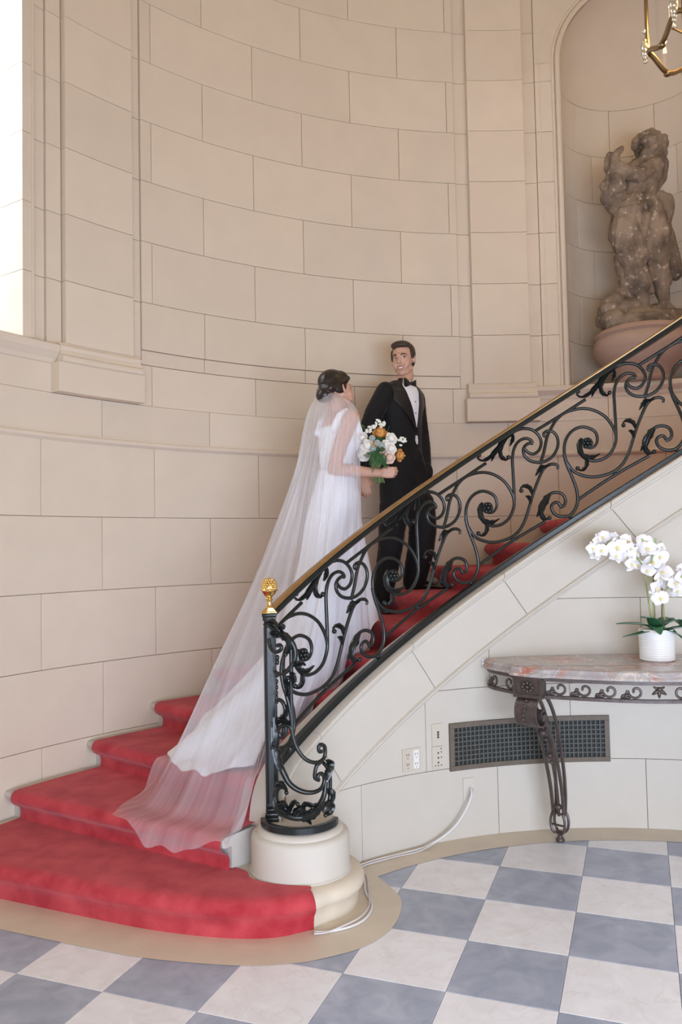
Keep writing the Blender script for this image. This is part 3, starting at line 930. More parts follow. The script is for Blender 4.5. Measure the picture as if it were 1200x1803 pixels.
def vmap(a, z, d=0.0):
    a = math.radians(a)
    return np.array((PLC[0] + (VR + d) * math.sin(a), PLC[1] - (VR + d) * math.cos(a), z))
for nm, pts in VOL.items():
    if nm == 'ring': continue
    S = catmull(pts, 6)
    P3 = [vmap(*p) for p in S]
    rad = {'v11': [.007, .010, .014, .015, .015, .013, .010], 'v8': [.009, .013, .014, .012, .010, .009, .009, .008], 'v1': [.012, .013, .012, .011, .010, .008]}.get(nm, .0088)
    MB().add(*tube(P3, rad, n=8, up=(0, -1, 0.0))).build('volute_scroll', M['iron'], rail, smooth=50)
# flat ring the volute stands on
v = []
for k in range(31):
    a = -82 + 160 * k / 30
    v += [tuple(vmap(a, z, d)) for d, z in ((-.013, .346), (.013, .346), (.013, .372), (.009, .376), (-.009, .376), (-.013, .372))]
MB().add(v, grid_faces(31, 6, cv=True) + [tuple(range(6)), tuple(180 + k for k in range(6))[::-1]]).build('base_ring', M['iron'], rail, smooth=35)
def vleaf(path, W, lobes, tip=True):
    v, f, tp_ = leaf_pts(path, W, lobes, mapf=vmap, rk=VR, aspect=1.0, lift=0.022)
    mb = MB().add(v, f)
    if tip: mb.add(*ball(tp_, 0.010))
    mb.build('acanthus_leaf', M['iron'], rail, smooth=60)
vleaf([(-26, 1.215), (-16, 1.20), (-8, 1.175), (-8, 1.14), (-14, 1.12)], .020, 4)
vleaf([(-46, 1.245), (-38, 1.262), (-30, 1.255), (-27, 1.235)], .016, 3)
vleaf([(-22, 1.205), (-32, 1.21), (-42, 1.215)], .018, 3, False)
vleaf([(-15, 1.235), (-20, 1.24), (-24, 1.225)], .014, 2)
vleaf([(-2, 1.09), (4, 1.075), (10, 1.082), (16, 1.07)], .016, 3, False)
vleaf([(-6, 1.045), (-2, 1.01), (-5, .98)], .014, 3, False)
vleaf([(-14, .94), (-10, .975), (-14, 1.005), (-11, 1.02)], .015, 3)
vleaf([(-24, .84), (-16, .86), (-12, .90), (-14, .925)], .014, 3, False)
vleaf([(-30, .815), (-24, .835), (-14, .83), (-7, .82)], .014, 3, False)
vleaf([(-34, .845), (-33, .80), (-31, .76), (-35, .72), (-42, .70)], .018, 4, False)
vleaf([(-38, .80), (-36, .74), (-32, .69), (-27, .64), (-20, .60)], .020, 5, False)
vleaf([(-33, .545), (-26, .560), (-18, .545), (-16, .525)], .016, 3)
vleaf([(-37, .50), (-32, .455), (-20, .435), (-8, .43)], .022, 4, False)
vleaf([(-30, .46), (-22, .475), (-16, .462), (-14, .445)], .018, 3)
vleaf([(-6, .425), (4, .455), (10, .438), (16, .425)], .020, 3)
vleaf([(2, .42), (16, .425), (30, .44), (40, .475), (46, .52)], .026, 6, False)
vleaf([(12, .425), (16, .405), (20, .385)], .014, 2, False)
vleaf([(-16, .43), (-8, .475), (-4, .49), (0, .478)], .012, 3)
vleaf([(4, .455), (12, .475), (22, .466), (32, .47)], .012, 3, False)
vleaf([(48, .56), (54, .60), (58, .63), (50, .645)], .018, 3, False)
vleaf([(40, .43), (50, .45), (58, .44), (52, .415), (44, .412)], .024, 4)
vleaf([(56, .52), (60, .48), (58, .45)], .016, 2, False)
for z in (1.105, 1.085, 1.03, 1.0, .975, .95, .93):
    MB().add(*ball(vmap(-29 - (1.1 - z) * 12, z), (.010, .010, .013) if z > 1.0 else (.007, .007, .012))).build('drop_bead', M['iron'], rail, smooth=True)
for k in range(12):
    MB().add(*ball(vmap(6 + 3.2 * k, .448 + .004 * max(0, k - 5), .012), .0045, 6, 5)).build('drop_bead', M['iron'], rail, smooth=True)
# ------------------------------------------------------------------ console table
def rose_marble():
    m, nt, b = new_mat('rose_grey_marble')
    b.inputs['Roughness'].default_value = 0.16
    tc = nd(nt, 'ShaderNodeTexCoord')
    n1 = nd(nt, 'ShaderNodeTexNoise'); n1.inputs['Scale'].default_value = 5; n1.inputs['Detail'].default_value = 9; n1.inputs['Distortion'].default_value = 1.4
    nt.links.new(tc.outputs['Object'], n1.inputs['Vector'])
    cr = nd(nt, 'ShaderNodeValToRGB')
    E_ = cr.color_ramp.elements
    E_[0].position = 0.30; E_[0].color = (0.46, 0.14, 0.10, 1)
    E_[1].position = 0.42; E_[1].color = (0.44, 0.33, 0.29, 1)
    for p_, c_ in ((0.50, (0.36, 0.33, 0.33, 1)), (0.60, (0.48, 0.43, 0.40, 1)), (0.70, (0.34, 0.32, 0.33, 1)), (0.8, (0.52, 0.36, 0.29, 1))):
        e = E_.new(p_); e.color = c_
    nt.links.new(n1.outputs['Fac'], cr.inputs[0])
    n2 = nd(nt, 'ShaderNodeTexNoise'); n2.inputs['Scale'].default_value = 4; n2.inputs['Detail'].default_value = 8; n2.inputs['Distortion'].default_value = 2.5
    nt.links.new(tc.outputs['Object'], n2.inputs['Vector'])
    r2 = nd(nt, 'ShaderNodeValToRGB')
    r2.color_ramp.elements[0].position = 0.475; r2.color_ramp.elements[0].color = (0, 0, 0, 1)
    r2.color_ramp.elements[1].position = 0.50; r2.color_ramp.elements[1].color = (0.8, 0.8, 0.8, 1)
    e = r2.color_ramp.elements.new(0.525); e.color = (0, 0, 0, 1)
    nt.links.new(n2.outputs['Fac'], r2.inputs[0])
    mx = nd(nt, 'ShaderNodeMix', data_type='RGBA'); mx.inputs['B'].default_value = (0.72, 0.62, 0.52, 1)
    nt.links.new(r2.outputs[0], mx.inputs['Factor']); nt.links.new(cr.outputs[0], mx.inputs['A'])
    nt.links.new(mx.outputs['Result'], b.inputs['Base Color'])
    return m
M['rose'] = rose_marble()
M['bronze'] = simple('dark_bronzed_iron', (0.090, 0.068, 0.062), 0.42, metal=0.35, noise=0.55, nscale=26, bump=0.15, bscale=90)
TBA = math.radians(7.45)
def tl(l, a, z):
    """table frame: l sideways, a outward from the hall centre"""
    return (a * math.sin(TBA) + l * math.cos(TBA), a * math.cos(TBA) - l * math.sin(TBA), z)
table = empty('console_table', tl(0, 1.75, 0))
tag(table, 'half-round console table with rose marble top and dark scrolled iron frame', 'table')
half = [(-.800, 1.900), (-.805, 1.870), (-.795, 1.835), (-.760, 1.775), (-.715, 1.715), (-.676, 1.668), (-.668, 1.658), (-.690, 1.632), (-.672, 1.608), (-.600, 1.560),
        (-.535, 1.522), (-.515, 1.532), (-.500, 1.532), (-.42, 1.506), (-.32, 1.476), (-.22, 1.450), (-.11, 1.428), (0, 1.420)]
outl = half + [(-l, a) for l, a in half[-2::-1]]
wallside = [(2.066 * math.sin(t), 2.066 * math.cos(t)) for t in np.linspace(math.radians(23.2), math.radians(-23.2), 20)]
loop = outl + wallside
LP = np.array(loop)
def offset(P, d):
    P = np.array(P)
    T = np.roll(P, -1, 0) - np.roll(P, 1, 0); T /= np.linalg.norm(T, axis=1)[:, None] + 1e-9
    N = np.c_[-T[:, 1], T[:, 0]]
    Q = P + N * d
    for i in range(len(outl), len(P)): Q[i] = P[i]
    return Q
v = []
prof = [(.010, .908), (.002, .912), (.0, .920), (.004, .927), (.012, .931), (.014, .936), (.010, .942), (.013, .950), (.022, .956), (.036, .958)]
for d, z in prof:
    for p in offset(LP, d): v.append(tl(p[0], p[1], z))
n = len(LP)
f = grid_faces(len(prof), n, cv=True) + [tuple(range(n)), tuple((len(prof) - 1) * n + k for k in range(n))[::-1]]
MB().add(v, f).build('marble_top', M['rose'], table, smooth=35)
FZ0, FZ1 = 0.806, 0.908
def ribbon(path, z0, z1, th):
    P = np.array(path); T = np.gradient(P, axis=0); T /= np.linalg.norm(T, axis=1)[:, None]
    N = np.c_[-T[:, 1], T[:, 0]]
    v = []
    for p, q in zip(P, N):
        a, b_ = p - q * th / 2, p + q * th / 2
        v += [tl(a[0], a[1], z0), tl(a[0], a[1], z1), tl(b_[0], b_[1], z1), tl(b_[0], b_[1], z0)]
    m_ = len(P)
    return v, grid_faces(m_, 4, cv=True) + [(0, 1, 2, 3), tuple((m_ - 1) * 4 + k for k in (3, 2, 1, 0))]
side = [(-.775, 1.905), (-.772, 1.860), (-.750, 1.800), (-.710, 1.742), (-.668, 1.690), (-.655, 1.660)]
front = [(-.52, 1.560), (-.42, 1.532), (-.32, 1.503), (-.22, 1.478), (-.11, 1.457), (0, 1.449)]
front = front + [(-l, a) for l, a in front[-2::-1]]
paths = [resample(catmull(side, 5), 16), resample(catmull(front, 5), 40), resample(catmull([(-l, a) for l, a in side], 5), 16)]
for P in paths:
    MB().add(*ribbon(P, FZ1 - .016, FZ1, .022)).build('apron_rail', M['bronze'], table)
    MB().add(*ribbon(P, FZ0, FZ0 + .016, .024)).build('apron_rail', M['bronze'], table)
def pmap(P, s, z, d=0.0):
    P = np.array(P); L = np.r_[0, np.cumsum(np.linalg.norm(np.diff(P, axis=0), axis=1))]
    s = min(max(s, 0), L[-1])
    x = np.interp(s, L, P[:, 0]); y = np.interp(s, L, P[:, 1])
    x2 = np.interp(s + .004, L, P[:, 0]); y2 = np.interp(s + .004, L, P[:, 1]); x1 = np.interp(s - .004, L, P[:, 0]); y1 = np.interp(s - .004, L, P[:, 1])
    t = np.array((x2 - x1, y2 - y1)); t /= np.linalg.norm(t) + 1e-9
    return np.array(tl(x + t[1] * d, y - t[0] * d, z))
def plen(P): return float(np.sum(np.linalg.norm(np.diff(np.array(P), axis=0), axis=1)))
ZM = (FZ0 + FZ1) / 2
def scroll_unit(P, s0, sg):
    pts = []
    for k in range(26):
        a = 2.6 * PI * k / 25
        r = 0.041 * (1 - 0.78 * k / 25)
        pts.append((s0 + sg * (r * math.cos(a + PI * 0.55)), ZM + 0.002 + r * math.sin(a + PI * 0.55)))
    pts = [(s0 - sg * 0.068, ZM - .030), (s0 - sg * 0.052, ZM - .022), (s0 - sg * 0.040, ZM + 0.002)] + pts[4:]
    MB().add(*tube([pmap(P, *q) for q in catmull(pts, 2)], .0062, n=6, up=(0, 0, 1))).build('apron_scroll', M['bronze'], table, smooth=50)
    lf = MB()
    for a, b_, w in (((-.060, -.034), (-.030, -.012), .010), ((-.058, -.030), (-.026, -.030), .009), ((-.07, -.034), (-.05, -.014), .008)):
        q = [pmap(P, s0 + sg * (a[0] + (b_[0] - a[0]) * k / 6), ZM + a[1] + (b_[1] - a[1]) * k / 6 + .006 * math.sin(PI * k / 6), .006) for k in range(7)]
        lf.add(*tube(q, [.003, w * .8, w, w * .8, .004], n=6, up=(0, 0, 1)))
    lf.build('apron_leaf', M['bronze'], table, smooth=60)
Lf = plen(paths[1])
for k in range(4):
    scroll_unit(paths[1], 0.075 + 0.118 * k, 1)
    scroll_unit(paths[1], Lf - 0.075 - 0.118 * k, -1)
for P in (paths[0], paths[2]):
    L_ = plen(P)
    scroll_unit(P, 0.10, 1); scroll_unit(P, L_ - 0.055, -1)
# leaf drop in the middle of the apron
fl = MB()
for a, ln, w in ((0, .040, .009), (55, .040, .009), (-55, .040, .009), (120, .030, .007), (-120, .030, .007)):
    ar = math.radians(a - 90)
    q = [pmap(paths[1], Lf / 2 + ln * k / 5 * math.cos(ar), ZM + .014 + ln * k / 5 * math.sin(ar), .008) for k in range(6)]
    fl.add(*tube(q, [.004, w, w * 1.1, w * .8, .003], n=6, up=(0, 0, 1)))
fl.add(*ball(pmap(paths[1], Lf / 2, ZM + .018, .012), .012))
fl.build('apron_leaf', M['bronze'], table, smooth=60)

def table_leg(sg):
    T_ = lambda l, a, z: tl(sg * l, a, z)
    # corner block with rosette
    c0, c1 = np.array((-.668, 1.632)), np.array((-.535, 1.552))
    mid_ = (c0 + c1) / 2; dirv = (c1 - c0) / np.linalg.norm(c1 - c0); nrm = np.array((dirv[1], -dirv[0]))
    w = np.linalg.norm(c1 - c0)
    def bp(s, d, z): q = mid_ + dirv * s + nrm * d; return T_(q[0], q[1], z)
    blk = MB()
    def bbox(s0, s1, d0, d1, z0, z1):
        v = [bp(s, d, z) for s in (s0, s1) for d in (d0, d1) for z in (z0, z1)]
        return v, [(0, 1, 3, 2), (4, 6, 7, 5), (0, 4, 5, 1), (2, 3, 7, 6), (0, 2, 6, 4), (1, 5, 7, 3)]
    body = MB().add(*bbox(-w / 2, w / 2, -.05, .0, FZ0 - .004, FZ1)).build('corner_block', M['bronze'], table)
    for a in ((-w / 2, -w / 2 + .013, 0, .008, FZ0 - .004, FZ1), (w / 2 - .013, w / 2, 0, .008, FZ0 - .004, FZ1),
              (-w / 2 + .013, w / 2 - .013, 0, .008, FZ1 - .016, FZ1), (-w / 2 + .013, w / 2 - .013, 0, .008, FZ0 - .004, FZ0 + .014)):
        MB().add(*bbox(*a)).build('block_frame', M['bronze'], body)
    ro = MB().add(*ball(bp(0, .006, ZM), .010))
    for k in range(8):
        a = PI / 4 * k
        ro.add(*ball(bp(.026 * math.cos(a), .004, ZM + .021 * math.sin(a)), .0098, 8, 6))
    ro.build('block_rosette', M['bronze'], body, smooth=60)
    # leg plane
    o = mid_ + nrm * 0.0
    foot = np.array((-.397, 1.896))
    dv = foot - o; Ln = np.linalg.norm(dv); dv /= Ln; pv = np.array((-dv[1], dv[0]))
    def lp(q, s, z): p = o + dv * q + pv * s; return np.array(T_(p[0], p[1], z))
    # front volute: a wide rolled scroll
    vol = [(.015, .800), (-.010, .785), (-.028, .755), (-.030, .715), (-.015, .680), (.015, .660), (.050, .660), (.075, .685), (.075, .720), (.050, .738), (.028, .722), (.030, .700), (.045, .695)]
    S = catmull(vol, 4)
    for s0, s1, th, nm in ((-.052, .052, .006, 'volute_band'), (-.060, -.046, .010, 'volute_rim'), (.046, .060, .010, 'volute_rim')):
        v = []
        P = np.array(S); T2 = np.gradient(P, axis=0); T2 /= np.linalg.norm(T2, axis=1)[:, None]; N2 = np.c_[-T2[:, 1], T2[:, 0]]
        for p, q in zip(P, N2):
            i_, o_ = p + q * th / 2, p - q * th / 2
            v += [lp(i_[0], s0, i_[1]), lp(i_[0], s1, i_[1]), lp(o_[0], s1, o_[1]), lp(o_[0], s0, o_[1])]
        MB().add(v, grid_faces(len(P), 4, cv=True) + [(0, 1, 2, 3), tuple((len(P) - 1) * 4 + k for k in (3, 2, 1, 0))]).build(nm, M['bronze'], table, smooth=35)
    for k in range(5):
        MB().add(*ball(lp(-.018 - .012 * min(k, 3), 0, .790 - .022 * k), .0085, 8, 6)).build('volute_bead', M['bronze'], table, smooth=True)
    MB().add(*tube([lp(.046, -.064, .700), lp(.046, .064, .700)], .020, n=14)).build('volute_pin', M['bronze'], table, smooth=40)
    # long bars sweeping back to the foot
    bar = [(.060, .665), (.115, .655), (.160, .600), (.205, .510), (.245, .400), (.275, .290), (.290, .190), (.292, .135)]
    sec = [(-1, -.7), (1, -.7), (1, .7), (-1, .7)]
    for s in (-.034, .034):
        MB().add(*tube([lp(q, s * (1 - .35 * max(0, (.5 - z))), z) for q, z in catmull(bar, 5)], .0085, sec=sec, up=(0, 0, 1))).build('leg_bar', M['bronze'], table, smooth=40)
    MB().add(*tube([lp(q + .006, 0, z) for q, z in catmull(bar[2:], 5)], .0080, n=8)).build('leg_bar', M['bronze'], table, smooth=40)
    back = [(.10, .806), (.150, .785), (.205, .720), (.255, .620), (.290, .500), (.318, .370), (.328, .240), (.318, .140)]
    for s in (-.026, .026):
        MB().add(*tube([lp(q, s, z) for q, z in catmull(back, 5)], .0085, sec=sec, up=(0, 0, 1))).build('leg_bar', M['bronze'], table, smooth=40)
    MB().add(*tube([lp(.05, 0, .800), lp(.10, 0, .72), lp(.16, 0, .61)], .008, n=8)).build('leg_bar', M['bronze'], table, smooth=40)
    for q, z, r_ in ((.150, .60, .020), (.178, .56, .013), (.215, .47, .017), (.232, .43, .012), (.292, .185, .022)):
        MB().add(*ball(lp(q, 0, z), (r_, r_, r_ * .8), 10, 7)).build('leg_knop', M['bronze'], table, smooth=True)
    # open cage above the foot
    cage = MB()
    for s in (-.034, .034):
        for q in (.282, .326):
            pts = [(q, s * .9, .150), (q, s * 1.15, .120), (q, s * 1.15, .085), (q, s * .8, .055), (.305, s * .3, .045)]
            MB().add(*tube([lp(*p) for p in catmull(pts, 4)], .0075, n=6)).build('cage_bar', M['bronze'], table, smooth=50)
    for z in (.152, .092):
        MB().add(*tube([lp(.282, -.034, z), lp(.282, .034, z)], .006, n=6)).build('cage_bar', M['bronze'], table, smooth=50)
    c = lp(.305, 0, 0)
    MB().add(*lathe([(.0, .000), (.022, .0015), (.024, .010), (.019, .020), (.012, .030), (.013, .036), (.020, .042), (.022, .049), (.014, .056), (.0, .058)], 16, c)).build('foot', M['bronze'], table, smooth=45)
table_leg(1)
table_leg(-1)

# ------------------------------------------------------------------ vent grille, outlets, cords
M['vent_paint'] = simple('vent_frame_paint', (0.135, 0.105, 0.078), 0.6, noise=0.25, nscale=30)
M['vent_bar'] = simple('vent_bar_paint', (0.085, 0.080, 0.068), 0.6, noise=0.3, nscale=30)
M['vent_dark'] = simple('vent_shade_dark', (0.012, 0.02, 0.02), 0.7)
vent = empty('vent_grille', V(-8.7, RI, 0.367))
tag(vent, 'wide dark metal vent grille set in the wall beneath the console table', 'vent')
def wplate(name, t0, t1, z0, z1, r0, r1, mat, parent, bev=0.0015):
    n = max(1, int((t1 - t0) / 1.5))
    v = []
    for i in range(n + 1):
        t = t0 + (t1 - t0) * i / n
        v += [V(t, r1, z0), V(t, r0 + bev, z0), V(t, r0, z0 + bev), V(t, r0, z1 - bev), V(t, r0 + bev, z1), V(t, r1, z1)]
    return MB().add(v, grid_faces(n + 1, 6, cv=True) + [tuple(range(6)), tuple(n * 6 + k for k in range(6))[::-1]]).build(name, mat, parent, smooth=20)
VT0, VT1, VZ0, VZ1 = -21.53, 4.12, .367, .621
wplate('dark_backing', VT0 + .2, VT1 - .2, VZ0 + .01, VZ1 - .01, RI - .0025, RI + .0, M['vent_dark'], vent)  # flat near-black sheet stands for the shade behind the grille
wplate('vent_frame', VT0, VT1, VZ1 - .027, VZ1, RI - .014, RI, M['vent_paint'], vent)
wplate('vent_frame', VT0, VT1, VZ0, VZ0 + .027, RI - .014, RI, M['vent_paint'], vent)
wplate('vent_frame', VT0, VT0 + .75, VZ0 + .027, VZ1 - .027, RI - .014, RI, M['vent_paint'], vent)
wplate('vent_frame', VT1 - .75, VT1, VZ0 + .027, VZ1 - .027, RI - .014, RI, M['vent_paint'], vent)
nc_ = 35
for k in range(1, nc_):
    t = VT0 + .75 + (VT1 - VT0 - 1.5) * k / nc_
    wplate('grille_bar', t - .10, t + .10, VZ0 + .027, VZ1 - .027, RI - .011, RI - .004, M['vent_bar'], vent, .0005)
for k in range(1, 8):
    z = VZ0 + .027 + (VZ1 - VZ0 - .054) * k / 8
    wplate('grille_bar', VT0 + .75, VT1 - .75, z - .0036, z + .0036, RI - .0105, RI - .004, M['vent_bar'], vent, .0005)

ol = empty('wall_outlet', V(-28.0, RI, .402))
tag(ol, 'square double power outlet plate left of the vent, one white insert', 'outlet')
wplate('cover_plate', -29.6, -26.45, .402, .518, RI - .007, RI, M['ivory_plastic'], ol)
wplate('white_insert', -27.75, -26.85, .412, .508, RI - .010, RI - .006, M['white_plastic'], ol)
wplate('ivory_insert', -29.2, -28.3, .412, .508, RI - .009, RI - .006, M['ivory_plastic'], ol)
for tcx in (-28.75, -27.3):
    for zc_ in (.435, .485):
        for dt in (-.17, .17):
            wplate('slot', tcx + dt - .035, tcx + dt + .035, zc_ - .004, zc_ + .010, RI - .0105, RI - .007, M['dark_slot'], ol, .0002)
        wplate('slot', tcx - .05, tcx + .05, zc_ - .018, zc_ - .012, RI - .0105, RI - .007, M['dark_slot'], ol, .0002)
sw_ = empty('switch_plate', V(-23.5, RI, .512))
tag(sw_, 'upper ivory wall plate with small dark switch beside the vent', 'switch')
wplate('cover_plate', -24.45, -22.58, .512, .629, RI - .007, RI, M['ivory_plastic'], sw_)
for dt, dz in ((0.0, .0), (0.0, .013), (0, -.013)):
    wplate('toggle', -23.6 + dt, -23.3 + dt, .566 + dz, .575 + dz, RI - .010, RI - .006, M['dark_slot'], sw_, .0005)
jk = empty('jack_plate', V(-23.5, RI, .392))
tag(jk, 'lower ivory jack plate with small brass sockets beside the vent', 'outlet')
wplate('cover_plate', -24.5, -22.6, .392, .508, RI - .007, RI, M['ivory_plastic'], jk)
for z_ in (.424, .449, .474):
    MB().add(*ball(V(-23.5, RI - .008, z_), .005, 8, 6)).build('socket', M['bronze'], jk, smooth=True)
for t_, z_ in ((-24.0, .408), (-23.5, .408), (-23.0, .408), (-22.95, .45), (-22.95, .478), (-23.0, .495)):
    wplate('mark', t_ - .10, t_ + .10, z_ - .003, z_ + .003, RI - .0075, RI - .006, M['bronze'], jk, .0002)
cp = tag(wplate('cable_plate', -19.4, -17.55, .201, .320, RI - .006, RI, M['stone_light'], None), 'blank cream cable plate low on the wall, white cord emerging', 'outlet')
M['cord'] = simple('white_cord', (0.72, 0.70, 0.70), 0.45)
def cord_path(pts): return catmull(pts, 8)
c1 = [V(-18.4, RI - .006, .268), V(-18.4, RI - .03, .266), V(-18.7, RI - .045, .235), V(-19.6, RI - .05, .175), V(-21.5, RI - .055, .10), V(-24.0, RI - .05, .045), V(-27.0, RI - .045, .012),
      V(-31, RI - .045, .008), V(-36, RI - .035, .008), V(-40, RI - .05, .008), (-1.245, 1.46, .008), (-1.24, 1.30, .008), (-1.215, 1.16, .008), (-1.245, 1.04, .008), (-1.31, .965, .008), (-1.40, .925, .008), (-1.462, .922, .008)]
tag(MB().add(*tube(cord_path(c1), .0052, n=6)).build('electric_cord', M['cord'], None, smooth=True), 'white cord running from the wall plate along the skirting to the stair foot', 'cord')
c2 = [V(-18.0, RI - .006, .262), V(-18.1, RI - .028, .252), V(-18.9, RI - .042, .205), V(-21, RI - .045, .105), V(-23.8, RI - .04, .040), V(-28.0, RI - .065, .008),
      V(-33, RI - .060, .008), V(-38.5, RI - .060, .008), (-1.228, 1.46, .008), (-1.225, 1.28, .008), (-1.230, 1.12, .020), (-1.272, 1.015, .022), (-1.34, .952, .018), (-1.41, .918, .008), (-1.462, .908, .008)]
tag(MB().add(*tube(cord_path(c2), .0042, n=6)).build('electric_cord', simple('grey_cord', (0.60, 0.55, 0.54), 0.5), None, smooth=True), 'thin greyish cord lying beside the white one by the bullnose step', 'cord')

# ------------------------------------------------------------------ orchid
M['ceramic'] = simple('white_ceramic', (0.83, 0.82, 0.80), 0.18, spec=0.5)
M['orchid_leaf'] = simple('orchid_leaf', (0.030, 0.115, 0.050), 0.35, noise=0.35, nscale=12, spec=0.5)
M['orchid_stem'] = simple('orchid_stem', (0.30, 0.38, 0.12), 0.5, noise=0.25, nscale=30)
M['stake'] = simple('bamboo_stake', (0.30, 0.20, 0.13), 0.6)
M['lip'] = simple('orchid_lip', (0.88, 0.74, 0.34), 0.5, noise=0.2, nscale=60)
M['bud'] = simple('orchid_bud', (0.28, 0.48, 0.16), 0.5)
pm, nt, b = new_mat('white_petal')
b.inputs['Base Color'].default_value = (0.88, 0.86, 0.88, 1); b.inputs['Roughness'].default_value = 0.55
b.inputs['Subsurface Weight'].default_value = 0.0
M['petal'] = pm
PX, PY, PZ = 0.326, 1.795, 0.958
orchid = empty('potted_orchid', (PX, PY, PZ))
tag(orchid, 'white orchid with arching stems in a ribbed white ceramic pot on the marble table', 'plant')
pr = [(.0, .0), (.080, .0), (.084, .004)]
for k in range(13):
    z = .006 + k * .0118
    for q in range(4):
        pr.append((.0855 + .0032 * math.sin(PI * (q + .5) / 4) + .004 * k / 13, z + .0118 * q / 4))
pr += [(.0905, .161), (.089, .165), (.084, .165), (.081, .155), (.080, .14), (.0, .138)]
MB().add(*lathe(pr, 40, (PX, PY, PZ))).build('pot', M['ceramic'], orchid, smooth=60)
MB().add(*lathe([(.0, .138), (.079, .138), (.079, .146), (.05, .152), (.0, .155)], 20, (PX, PY, PZ))).build('potting_moss', M['orchid_leaf'], orchid, smooth=60)
def blade(path, W, mat, name, parent, curl=.25, n=12, th=.003):
    P = resample(catmull(path, 6), n); fr = frames(P, (0, 0, 1))
    v = []
    for i in range(n):
        t, a, b_ = fr[i]
        u = i / (n - 1)
        side_ = np.cross(t, (0, 0, 1.0)); side_ /= np.linalg.norm(side_) + 1e-9
        up_ = np.cross(side_, t)
        w = W * (math.sin(PI * min(.98, .10 + .88 * u)) ** .7)
        for s_ in (-1, -.5, 0, .5, 1):
            v.append(P[i] + side_ * w * s_ + up_ * (abs(s_) ** 1.5 * w * curl))
        for s_ in (1, .5, 0, -.5, -1):
            v.append(P[i] + side_ * w * s_ + up_ * (abs(s_) ** 1.5 * w * curl - th))
    f = grid_faces(n, 10, cv=True) + [tuple(range(10)), tuple((n - 1) * 10 + k for k in range(10))[::-1]]
    return MB().add(v, f).build(name, mat, parent, smooth=50)
zt_ = PZ + .150
for pts, W in (([(0, 0, 0), (-.06, -.02, .035), (-.14, -.01, .045), (-.21, .0, .045)], .028),
               ([(0, 0, 0), (-.07, -.05, .005), (-.13, -.07, -.005), (-.205, -.08, -.015)], .022),
               ([(0, -.01, 0), (-.03, -.05, .045), (-.06, -.07, .075), (-.11, -.08, .085)], .036),
               ([(0, -.02, 0), (-.02, -.06, .03), (-.035, -.10, .03), (-.03, -.13, .0)], .040),
               ([(0, 0, 0), (.05, -.03, .045), (.10, -.03, .06), (.13, -.02, .02)], .040),
               ([(0, 0, 0), (.06, -.05, .02), (.13, -.06, .03), (.22, -.06, .055)], .026),
               ([(0, 0, 0), (.05, .04, .05), (.10, .06, .06), (.15, .06, .03)], .034),
               ([(0, -.02, 0), (.04, -.07, .01), (.07, -.09, -.005), (.10, -.09, -.03)], .030)):
    blade([(PX + a, PY + b_, zt_ + c_) for a, b_, c_ in pts], W, M['orchid_leaf'], 'leaf', orchid)
oc = lambda x, y, d=0.0: at(1020 + x / 6.6667, 920 + y / 6.6667, PY + d)
stems = [([(840, 1140), (810, 950), (775, 700), (745, 520), (640, 380), (520, 310), (380, 270), (200, 260), (100, 300)], 0.0),
         ([(862, 1140), (862, 900), (858, 700), (815, 560), (850, 420), (880, 300), (890, 210)], -.02),
         ([(995, 1140), (985, 950), (980, 830), (1050, 755), (1120, 720), (1190, 640), (1260, 590)], -.03)]
for pts, d in stems:
    MB().add(*tube(catmull([oc(x, y, d) for x, y in pts], 6), .0042, n=6)).build('stem', M['orchid_stem'], orchid, smooth=True)
for x0, y0, x1, y1, d in ((880, 1150, 862, 590, .01), (965, 1140, 966, 770, .0)):
    MB().add(*tube([oc(x0, y0, d), oc(x1, y1, d)], .0045, n=6)).build('stake', M['stake'], orchid, smooth=True)
def petal_mesh(L, W, cup):
    v = []
    n, m_ = 7, 5
    for i in range(n):
        u = i / (n - 1)
        w = W * math.sin(PI * min(.97, .08 + .90 * u ** .85)) ** .75
        for j in range(m_):
            s_ = -1 + 2 * j / (m_ - 1)
            v.append((s_ * w, L * u, cup * (u * (1 - u) * 4) * .5 + cup * .8 * s_ * s_ * w / W - cup * u * u))
    mb = MB().add(v, grid_faces(n, m_))
    return mb.mesh('petal')
pet_big, pet_sep = petal_mesh(.040, .028, .008), petal_mesh(.038, .018, .006)
for me in (pet_big, pet_sep):
    me.materials.append(M['petal']); me.polygons.foreach_set('use_smooth', [True] * len(me.polygons))
lipb = MB().add(*ball((0, 0, .006), (.005, .007, .005), 8, 6)).add(*ball((0, -.008, .008), (.0055, .0045, .003), 8, 6)).add(*ball((-.005, -.002, .008), (.003, .0045, .004), 6, 5)).add(*ball((.005, -.002, .008), (.003, .0045, .004), 6, 5))
lip_me = lipb.mesh('lip'); lip_me.materials.append(M['lip'])
lip_me.polygons.foreach_set('use_smooth', [True] * len(lip_me.polygons))
def flower(c, yaw, tilt, roll, sc):
    Mx = Matrix.Translation(c) @ Matrix.Rotation(yaw, 4, 'Z') @ Matrix.Rotation(PI / 2 + tilt, 4, 'X') @ Matrix.Rotation(roll, 4, 'Z') @ Matrix.Scale(sc, 4)
    fo = bpy.data.objects.new('flower', lip_me); COL.objects.link(fo)
    fo.parent = orchid
    fo.matrix_local = Matrix.Translation(-orchid.location) @ Mx
    for me, ang, zz in ((pet_sep, 0, -.001), (pet_sep, 2.25, -.001), (pet_sep, -2.25, -.001), (pet_big, 1.25, .002), (pet_big, -1.25, .002)):
        p = bpy.data.objects.new('petal', me); COL.objects.link(p)
        p.parent = fo
        p.matrix_local = Matrix.Translation((0, 0, zz)) @ Matrix.Rotation(ang, 4, 'Z')
rf = random.Random(5)
